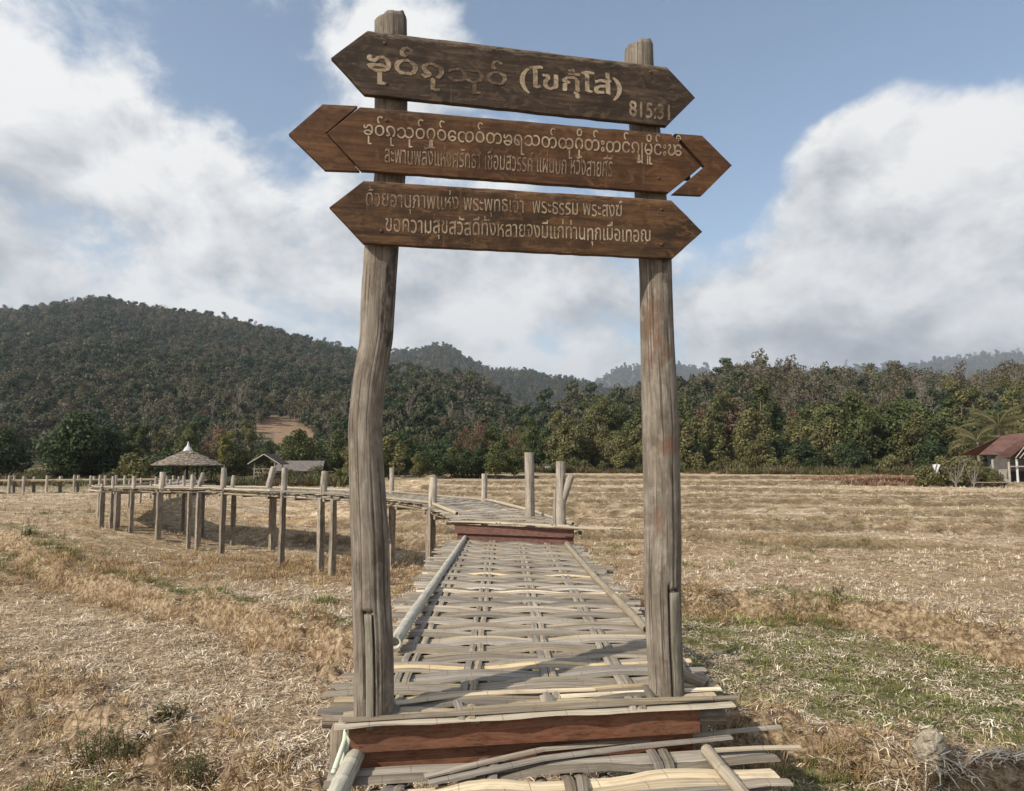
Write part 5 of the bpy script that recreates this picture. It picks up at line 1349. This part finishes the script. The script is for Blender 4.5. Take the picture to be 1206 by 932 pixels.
pavilion()

def huts():
    # open wooden hut frame with a small gable roof
    cx, cy = px2x(318, 72), 72.0; g = gz(cx, cy)
    t = thing('wooden_hut', 'small open wooden hut with a peaked roof right of the thatched pavilion', 'hut', (cx, cy, g))
    w, d = 1.25, 1.2; ze, zr = g + 1.95, g + 2.75
    for sx in (-1, 1):
        for sy in (-1, 1): mb = MB(); mb.tube([(cx + sx * w * .8, cy + sy * d, g - .2), (cx + sx * w * .8, cy + sy * d, ze)], .06, 6); mb.build('post', M['grey_wood'], t)
    for sx in (-1, 1):
        a = Vector((cx + sx * w * 1.25, cy - d * 1.25, ze - .15)); r_ = Vector((cx, cy - d * 1.25, zr)); y2 = Vector((0, 2.5 * d, 0)); th = Vector((0, 0, .07)); vs = [a, r_, r_ + y2, a + y2, a + th, r_ + th, r_ + y2 + th, a + y2 + th]
        mb = MB(); mb.add(vs, [(0, 1, 2, 3), (7, 6, 5, 4), (0, 4, 5, 1), (2, 6, 7, 3), (0, 3, 7, 4)], [[(0, 0)] * 4] * 5); mb.build('roof_panel', M['dark_wood'], t)
        mb = MB(); mb.tube([a + Vector((0, -.03, .03)), r_ + Vector((0, -.03, .03))], .06, 6); mb.build('barge_board', M['grey_wood'], t)
    for z in (g + .65, g + 1.0): mb = MB(); mb.box((cx, cy, z), (w * 1.8, d * 1.7, .07)); mb.build('platform', M['grey_wood'], t)
    mb = MB(); mb.tube([(cx - w * .8, cy - d, g + 1.35), (cx + w * .8, cy - d, g + 1.35)], .04, 6); mb.build('rail', M['grey_wood'], t)
    # long low building
    cx, cy = px2x(357, 80), 80.0; g = gz(cx, cy)
    t = thing('farm_shed', 'long low shed with a dull tin roof left of the left gate post', 'shed', (cx, cy, g))
    mb = MB(); mb.box((cx, cy, g + .55), (4.6, 2.4, 1.1)); mb.build('wall', M['dark_wood'], t)
    mb = MB(); vs = [(cx - 2.7, cy - 1.7, g + 1.05), (cx + 2.7, cy - 1.7, g + 1.05), (cx + 2.5, cy, g + 2.15), (cx - 2.5, cy, g + 2.15), (cx - 2.7, cy + 1.7, g + 1.05), (cx + 2.7, cy + 1.7, g + 1.05)]
    vs += [(x, y, z - .06) for x, y, z in vs]
    mb.add(vs, [(0, 1, 2, 3), (3, 2, 5, 4), (7, 6, 9, 8), (8, 9, 10, 11), (0, 6, 7, 1), (1, 7, 8, 2), (2, 8, 11, 5), (5, 11, 10, 4), (4, 10, 9, 3), (3, 9, 6, 0)], [[(0, 0)] * 4] * 10); mb.build('roof', M['tin'], t)
    for k in range(5): mb = MB(); x = cx - 2.3 + k * 1.15; mb.tube([(x, cy - 1.5, g), (x, cy - 1.5, g + 1.1)], .05, 6); mb.build('post', M['grey_wood'], t)
    # far right farmhouse
    t = thing('farmhouse', 'grey farmhouse with a rusty red corrugated roof at the right edge of the photo', 'house', (50.5, 73, gz(50, 73)))
    g = gz(50, 71)
    def corr(A, B, C_, D, name):     # corrugated sheet between eave A-B and ridge D-C_
        A, B, C_, D = map(Vector, (A, B, C_, D)); n = 44; vs = []
        nrm = (B - A).cross(D - A).normalized(); nrm = nrm if nrm.z > 0 else -nrm
        for k in range(n + 1):
            o_ = nrm * (.035 if k % 2 else 0)
            vs += [A.lerp(B, k / n) + o_, D.lerp(C_, k / n) + o_]
        m_ = len(vs); vs += [v - nrm * .03 for v in vs]
        fs = [(2 * k, 2 * k + 2, 2 * k + 3, 2 * k + 1) for k in range(n)] + [(m_ + 2 * k + 1, m_ + 2 * k + 3, m_ + 2 * k + 2, m_ + 2 * k) for k in range(n)]
        fs += [(2 * k, m_ + 2 * k, m_ + 2 * k + 2, 2 * k + 2) for k in range(n)] + [(0, 1, m_ + 1, m_), (2 * n, m_ + 2 * n, m_ + 2 * n + 1, 2 * n + 1)]
        mb = MB(); mb.add(vs, fs, [[(0, 0)] * 4] * len(fs)); return mb.build(name, M['rust_roof'], t)
    rL = on_y(1180, 513, 76); e1 = on_y(1153, 535.5, 72); e2 = on_y(1193, 538, 70.5); rR = on_y(1240, 506, 75)
    corr(e1, e2 + Vector((2.2, -.5, .15)), rR, rL, 'roof')
    corr((e1.x + 3.2, 80.5, e1.z), (e2.x + 5, 79.5, e1.z), rR, rL, 'roof')
    corr(on_y(1172, 538.5, 69.6), on_y(1190, 538.5, 69.0), on_y(1225, 510, 71.5), on_y(1208, 513, 73), 'porch_roof')
    corr(on_y(1252, 538, 69.0), on_y(1262, 536, 71), on_y(1225, 510, 73), on_y(1208, 510, 69.2), 'porch_roof')
    x0, x1 = on_y(1164, 560, 73.0).x, 58.0
    mb = MB(); mb.box(((x0 + x1) / 2, 72.2, g + 2.0), (x1 - x0, 1.6, 1.9)); mb.box((55.2, 74.8, g + 2.0), (5.4, 3.5, 1.88)); wl = mb.build('wall', M['grey_wall'], t)
    mb = MB(); mb.box((x0 + .45, 71.35, g + .6), (.9, .12, 1.3)); mb.build('wall_panel', M['grey_wood'], t)
    mb = MB(); mb.box(((x0 + x1) / 2 + .8, 72.6, g + .5), (x1 - x0 - 1.6, 1.2, 1.2)); mb.build('undercroft', M['dark_wood'], t)
    for px, c_m in ((1170, 'grey_wood'), (1189, 'grey_wood'), (1198.5, 'white'), (1215, 'grey_wood'), (1235, 'grey_wood')):
        p = on_y(px, 560, 69.6); mb = MB(); mb.tube([(p.x, 69.6, g - .1), (p.x, 69.6, on_y(px, 541, 69.6).z)], .11, 8); mb.build('porch_post', M[c_m], t)
    for k, px in enumerate((1196, 1201, 1206, 1211, 1216)):
        a = on_y(px, 540, 69.3); b = on_y(px + 14, 522 + k, 69.3); mb = MB(); mb.tube([a, b], .05, 5); mb.build('gable_strut', M['grey_wood'], t)
    mb = MB(); a = on_y(1190, 549.5, 69.4); mb.box((a.x + 3, 69.4, a.z), (6, .06, .1)); mb.build('railing', M['grey_wood'], t)
    # low bamboo bench in front
    bx, by = on_y(1168, 565, 66).x, 66.0; g2 = gz(bx, by); b = thing('bamboo_bench', 'long low bamboo bench in front of the farmhouse', 'bench', (bx, by, g2))
    mb = MB(); mb.box((bx, by, g2 + .55), (2.6, .7, .07)); mb.build('seat', M['bamboo_grey'], b)
    for sx in (-1, 1): mb = MB(); mb.tube([(bx + sx * 1.1 - .1, by, g2 - .1), (bx + sx * 1.1 + .1, by, g2 + .53)], .06, 6); mb.build('leg', M['dark_wood'], b)
    # small white box at the forest edge
    x, y = px2x(645, 108), 108.0; g3 = gz(x, y); b = thing('field_box', 'small white boxy shelter at the forest edge behind the forked post', 'shelter', (x, y, g3))
    mb = MB(); mb.box((x, y, g3 + .65), (1.1, .9, .8)); mb.build('wall', M['white'], b)
    mb = MB(); mb.box((x, y, g3 + 1.12), (1.5, 1.2, .1)); mb.build('roof', M['tin'], b)
    for sx in (-1, 1): mb = MB(); mb.tube([(x + sx * .45, y - .35, g3 - .1), (x + sx * .45, y - .35, g3 + .27)], .05, 5); mb.build('leg', M['grey_wood'], b)
    # white cloth in the shrub
    x, y = on_y(1103, 552, 67).x, 67.0; z = on_y(1103, 552, 67).z; n = 9; vs = []; fs = []
    for i in range(n):
        for j in range(n): vs.append((x + (i / 8 - .5) * .62 * (1 - .35 * j / 8), y + .12 * math.sin(i * 1.3 + j * .8), z + .42 - j / 8 * .85 - .05 * math.sin(i)))
    fs = [(i * n + j, i * n + j + 1, (i + 1) * n + j + 1, (i + 1) * n + j) for i in range(n - 1) for j in range(n - 1)]
    mb = MB(); mb.add(vs, fs, [[(0, 0)] * 4] * len(fs), True); c = mb.build('white_cloth', M['white'], None, (x, y, z)); tag(c, 'white cloth caught in the shrubs left of the farmhouse', 'cloth')
    md = c.modifiers.new('thickness', 'SOLIDIFY'); md.thickness = .01
huts()

def plants_near_house():
    random.seed(3)
    for i, (px, Y, k, s, lab) in enumerate([(1087, 66, 14, .62, 'leftmost green shrub of the clump beside the farmhouse'), (1105, 68.5, 15, .8, 'shrub behind the white cloth'), (1128, 68, 14, .9, 'largest shrub of the clump beside the farmhouse'), (1148, 70, 15, .7, 'shrub nearest the farmhouse wall'), (1166, 68.2, 15, .42, 'small shrub in front of the farmhouse wall')]):
        tree(k, px2x(px, Y), Y, s, lab, 'shrub')
    tree(16, px2x(1122, 66), 66, .36, 'small bare branching bush beside the farmhouse', 'bush', name='bare_bush', z=gz(px2x(1122, 66), 66) - 1.3)
    tree(17, px2x(1143, 66.5), 66.5, .36, 'bare twiggy bush nearest the farmhouse', 'bush', name='bare_bush', z=gz(px2x(1143, 66.5), 66.5) - 1.3)
    # reddish bank of dry grass between field and shrubs
    x, y = sector_pts(1500, 0, 1); x = RNG.normal(38.5, 2.4, 900); y = RNG.normal(76, 2.5, 900); z = ground(x, y)
    pr = [blades(60, .3, (.2, .5), (.02, .05), 0, M['reddish'], 'reddish_tuft', splay=1.0)]
    scatter('reddish_dry_grass', 'reddish dry grass patch left of the farmhouse shrubs', pr, np.stack([x, y, z], -1), eul(900, .15), RNG.uniform(.8, 1.5, 900)[:, None] * np.ones((1, 3)), np.zeros(900))
    # coconut palm
    def palm(px, Y, ztop_py, label, nfr=17, L=4.2):
        x = px2x(px, Y); g = gz(x, Y); zt = on_y(px, ztop_py, Y).z; t = thing('palm_tree', label, 'palm tree', (x, Y, g))
        mb = MB(); mb.tube([(x, Y, g - .2), (x + .1, Y, (g + zt) / 2), (x, Y, zt)], [.24, .17, .14], 9); mb.build('trunk', M['bark'], t)
        for i in range(nfr):
            a = i * 2.4; el = R(78 - 80 * i / nfr); mbf = MB(); d = Vector((math.cos(a), math.sin(a), 0)); P = []; p = Vector((x, Y, zt)); e = el; 
            for k in range(11): P.append(p.copy()); p += (d * math.cos(e) + Vector((0, 0, math.sin(e)))) * L / 10; e -= .13
            mbf.tube(P, [.05 - .004 * k for k in range(11)], 4, cap=False)
            s = Vector((-d.y, d.x, 0))
            for k in range(2, 11):
                for q in (0, .33, .66):
                    if k == 10 and q: continue
                    b = P[k].lerp(P[min(10, k + 1)], q); tl = 1.05 * math.sin(math.pi * min(.97, (k + q) / 11 + .08)) + .15
                    for sg in (-1, 1):
                        tip = b + s * sg * tl * .75 + d * tl * .45 - Vector((0, 0, tl * .35)); wv = d * .05
                        mbf.add([b - wv, b + wv, tip + wv * .3, tip - wv * .3], [(0, 1, 2, 3)], [[(0, 0)] * 4])
            mbf.build('frond', M['leaf_palm'], t)
    palm(1176, 84, 505, 'coconut palm rising behind the farmhouse roof', L=4.4)
    palm(1150, 82, 521, 'shorter palm with yellowing fronds left of the farmhouse roof', 11, 3.2)
    # banana plant
    x, Y = px2x(402, 62), 62.0; g = gz(x, Y); t = thing('banana_plant', 'bright yellow green banana plant just left of the left gate post', 'plant', (x, Y, g))
    mb = MB(); mb.tube([(x, Y, g - .1), (x, Y, g + 1.0)], [.13, .09], 8); mb.build('stem', M['leaf_banana'], t)
    for i in range(10):
        a = i * 2.4; d = Vector((math.cos(a), math.sin(a), 0)); s = Vector((-d.y, d.x, 0)); p = Vector((x, Y, g + .9)); e = R(75 - 5 * i); vs = []; L = 1.5
        for k in range(8): 
            w = .2 * math.sin(math.pi * (k + .5) / 8); vs += [p - s * w - Vector((0, 0, w * .3)), p.copy(), p + s * w - Vector((0, 0, w * .3))]; p = p + (d * math.cos(e) + Vector((0, 0, math.sin(e)))) * L / 7; e -= .22
        fs = []
        for k in range(7): b = 3 * k; fs += [(b, b + 1, b + 4, b + 3), (b + 1, b + 2, b + 5, b + 4)]
        mb = MB(); mb.add(vs, fs, [[(0, 0)] * 4] * len(fs), True); mb.build('leaf', M['leaf_banana'], t)
plants_near_house()

def near_details():
    random.seed(11)
    # leafy weeds in the left foreground
    for i, (px, py, h, lab) in enumerate([(112, 868, .42, 'tall weedy plant on the left bank, the leftmost and tallest'), (150, 880, .30, 'low weed right of the tallest weedy plant'), (232, 892, .28, 'green weed clump nearest the walkway on the left bank'), (200, 850, .18, 'small weed on the crest of the left bank'),
                                      (985, 706, .30, 'green weed tuft on the crest of the right bank'), (30, 668, .45, 'large green weed at the left end of the far bank')]):
        p = on_z(px, py, -.25)
        for _ in range(4): p = on_z(px, py, gz(p.x, p.y))
        t = thing('weed_plant', lab, 'weed', (p.x, p.y, gz(p.x, p.y)))
        for k in range(18):
            a = random.uniform(0, 6.28); d = Vector((math.cos(a), math.sin(a), 0)) * random.uniform(.1, .45); hh = h * random.uniform(.5, 1.35); P = [p + Vector((0, 0, -.02)), p + d * hh * .5 + Vector((0, 0, hh * .55)), p + d * hh + Vector((0, 0, hh))]
            b0 = Vector((0, 0, gz(p.x, p.y) - p.z)); o_ = Vector((random.gauss(0, .11), random.gauss(0, .09), 0)); P = [q + b0 + o_ for q in P]
            mb = MB(); mb.tube(P, [.006, .004, .002], 4, cap=False); st = mb.build('stem', M['greengrass'], t)
            m2 = MB()
            for q in range(16):
                u = random.uniform(.15, 1); b = P[0].lerp(P[1], u * 2) if u < .5 else P[1].lerp(P[2], u * 2 - 1); aa = random.uniform(0, 6.28); l = Vector((math.cos(aa), math.sin(aa), random.uniform(-.2, .5))) * random.uniform(.05, .11); s = Vector((-math.sin(aa), math.cos(aa), 0)) * .011
                m2.add([b, b + l * .5 + s, b + l, b + l * .5 - s], [(0, 1, 2, 3)], [[(0, 0)] * 4])
            m2.build('leaves', M['weed'], st)
    # grey weathered lump with straw round it
    p = on_z(1092, 884, -.3)
    for _ in range(4): p = on_z(1092, 884, gz(p.x, p.y))
    g = gz(p.x, p.y); vs = []; n, m_ = 18, 12
    for i in range(m_):
        for k in range(n):
            a = 2 * math.pi * k / n; t_ = i / (m_ - 1); r = .20 * math.cos(t_ * 1.45) ** .55 * (.75 + .9 * float(fbm(np.array([math.cos(a) * 2 + 9]), np.array([math.sin(a) * 2 + t_ * 4]), 4)[0] - .2)) * (1 + random.uniform(-.16, .16))
            vs.append((p.x + r * math.cos(a) + .05 * t_, p.y + r * math.sin(a) * .8, g - .06 + .34 * t_ + random.uniform(-.02, .02)))
    fs = [(i * n + k, i * n + (k + 1) % n, (i + 1) * n + (k + 1) % n, (i + 1) * n + k) for i in range(m_ - 1) for k in range(n)] + [tuple(range((m_ - 1) * n, m_ * n))]
    mb = MB(); mb.add(vs, fs, [[(0, 0)] * len(f) for f in fs]); o = mb.build('tree_stump', M['concrete'], None, (p.x, p.y, g)); tag(o, 'rough grey stump on the bank at lower right', 'stump')
    pr = [blades(30, .25, (.15, .4), (.008, .016), 1, M['straw'], 'long_straw', hump=.08)]
    xs = np.r_[RNG.normal(p.x - .2, .35, 16), RNG.normal(p.x + .9, .3, 10), RNG.normal(-5.6, .5, 14)]; ys = np.r_[RNG.normal(p.y - .15, .15, 16), RNG.normal(p.y - .7, .2, 10), RNG.normal(6.9, .25, 14)]; n = len(xs)
    scatter('long_straw', 'long loose stalks of pale straw', pr, np.stack([xs, ys, ground(xs, ys) + .02], -1), eul(n, .1), RNG.uniform(.7, 1.2, n)[:, None] * np.ones((1, 3)), np.zeros(n))
near_details()

# ------------------------------------------------------------------ air
def haze():
    mb = MB(); x0, x1, y0, y1, z0, z1 = -9500, 9500, -9500, 9500, -3.0, 900
    mb.box(((x0 + x1) / 2, (y0 + y1) / 2, (z0 + z1) / 2), (x1 - x0, y1 - y0, z1 - z0))
    m = bpy.data.materials.new('haze'); m.use_nodes = True; nt = m.node_tree; nt.nodes.clear()
    v = nd(nt, 'ShaderNodeVolumePrincipled', {'Color': (0.80, 0.88, 1.0, 1), 'Density': 0.00013, 'Anisotropy': 0.2})
    out = nd(nt, 'ShaderNodeOutputMaterial'); nt.links.new(v.outputs[0], out.inputs['Volume'])
    o = mb.build('haze', m); tag(o, 'thin bluish air over the valley', kind='stuff')
haze()
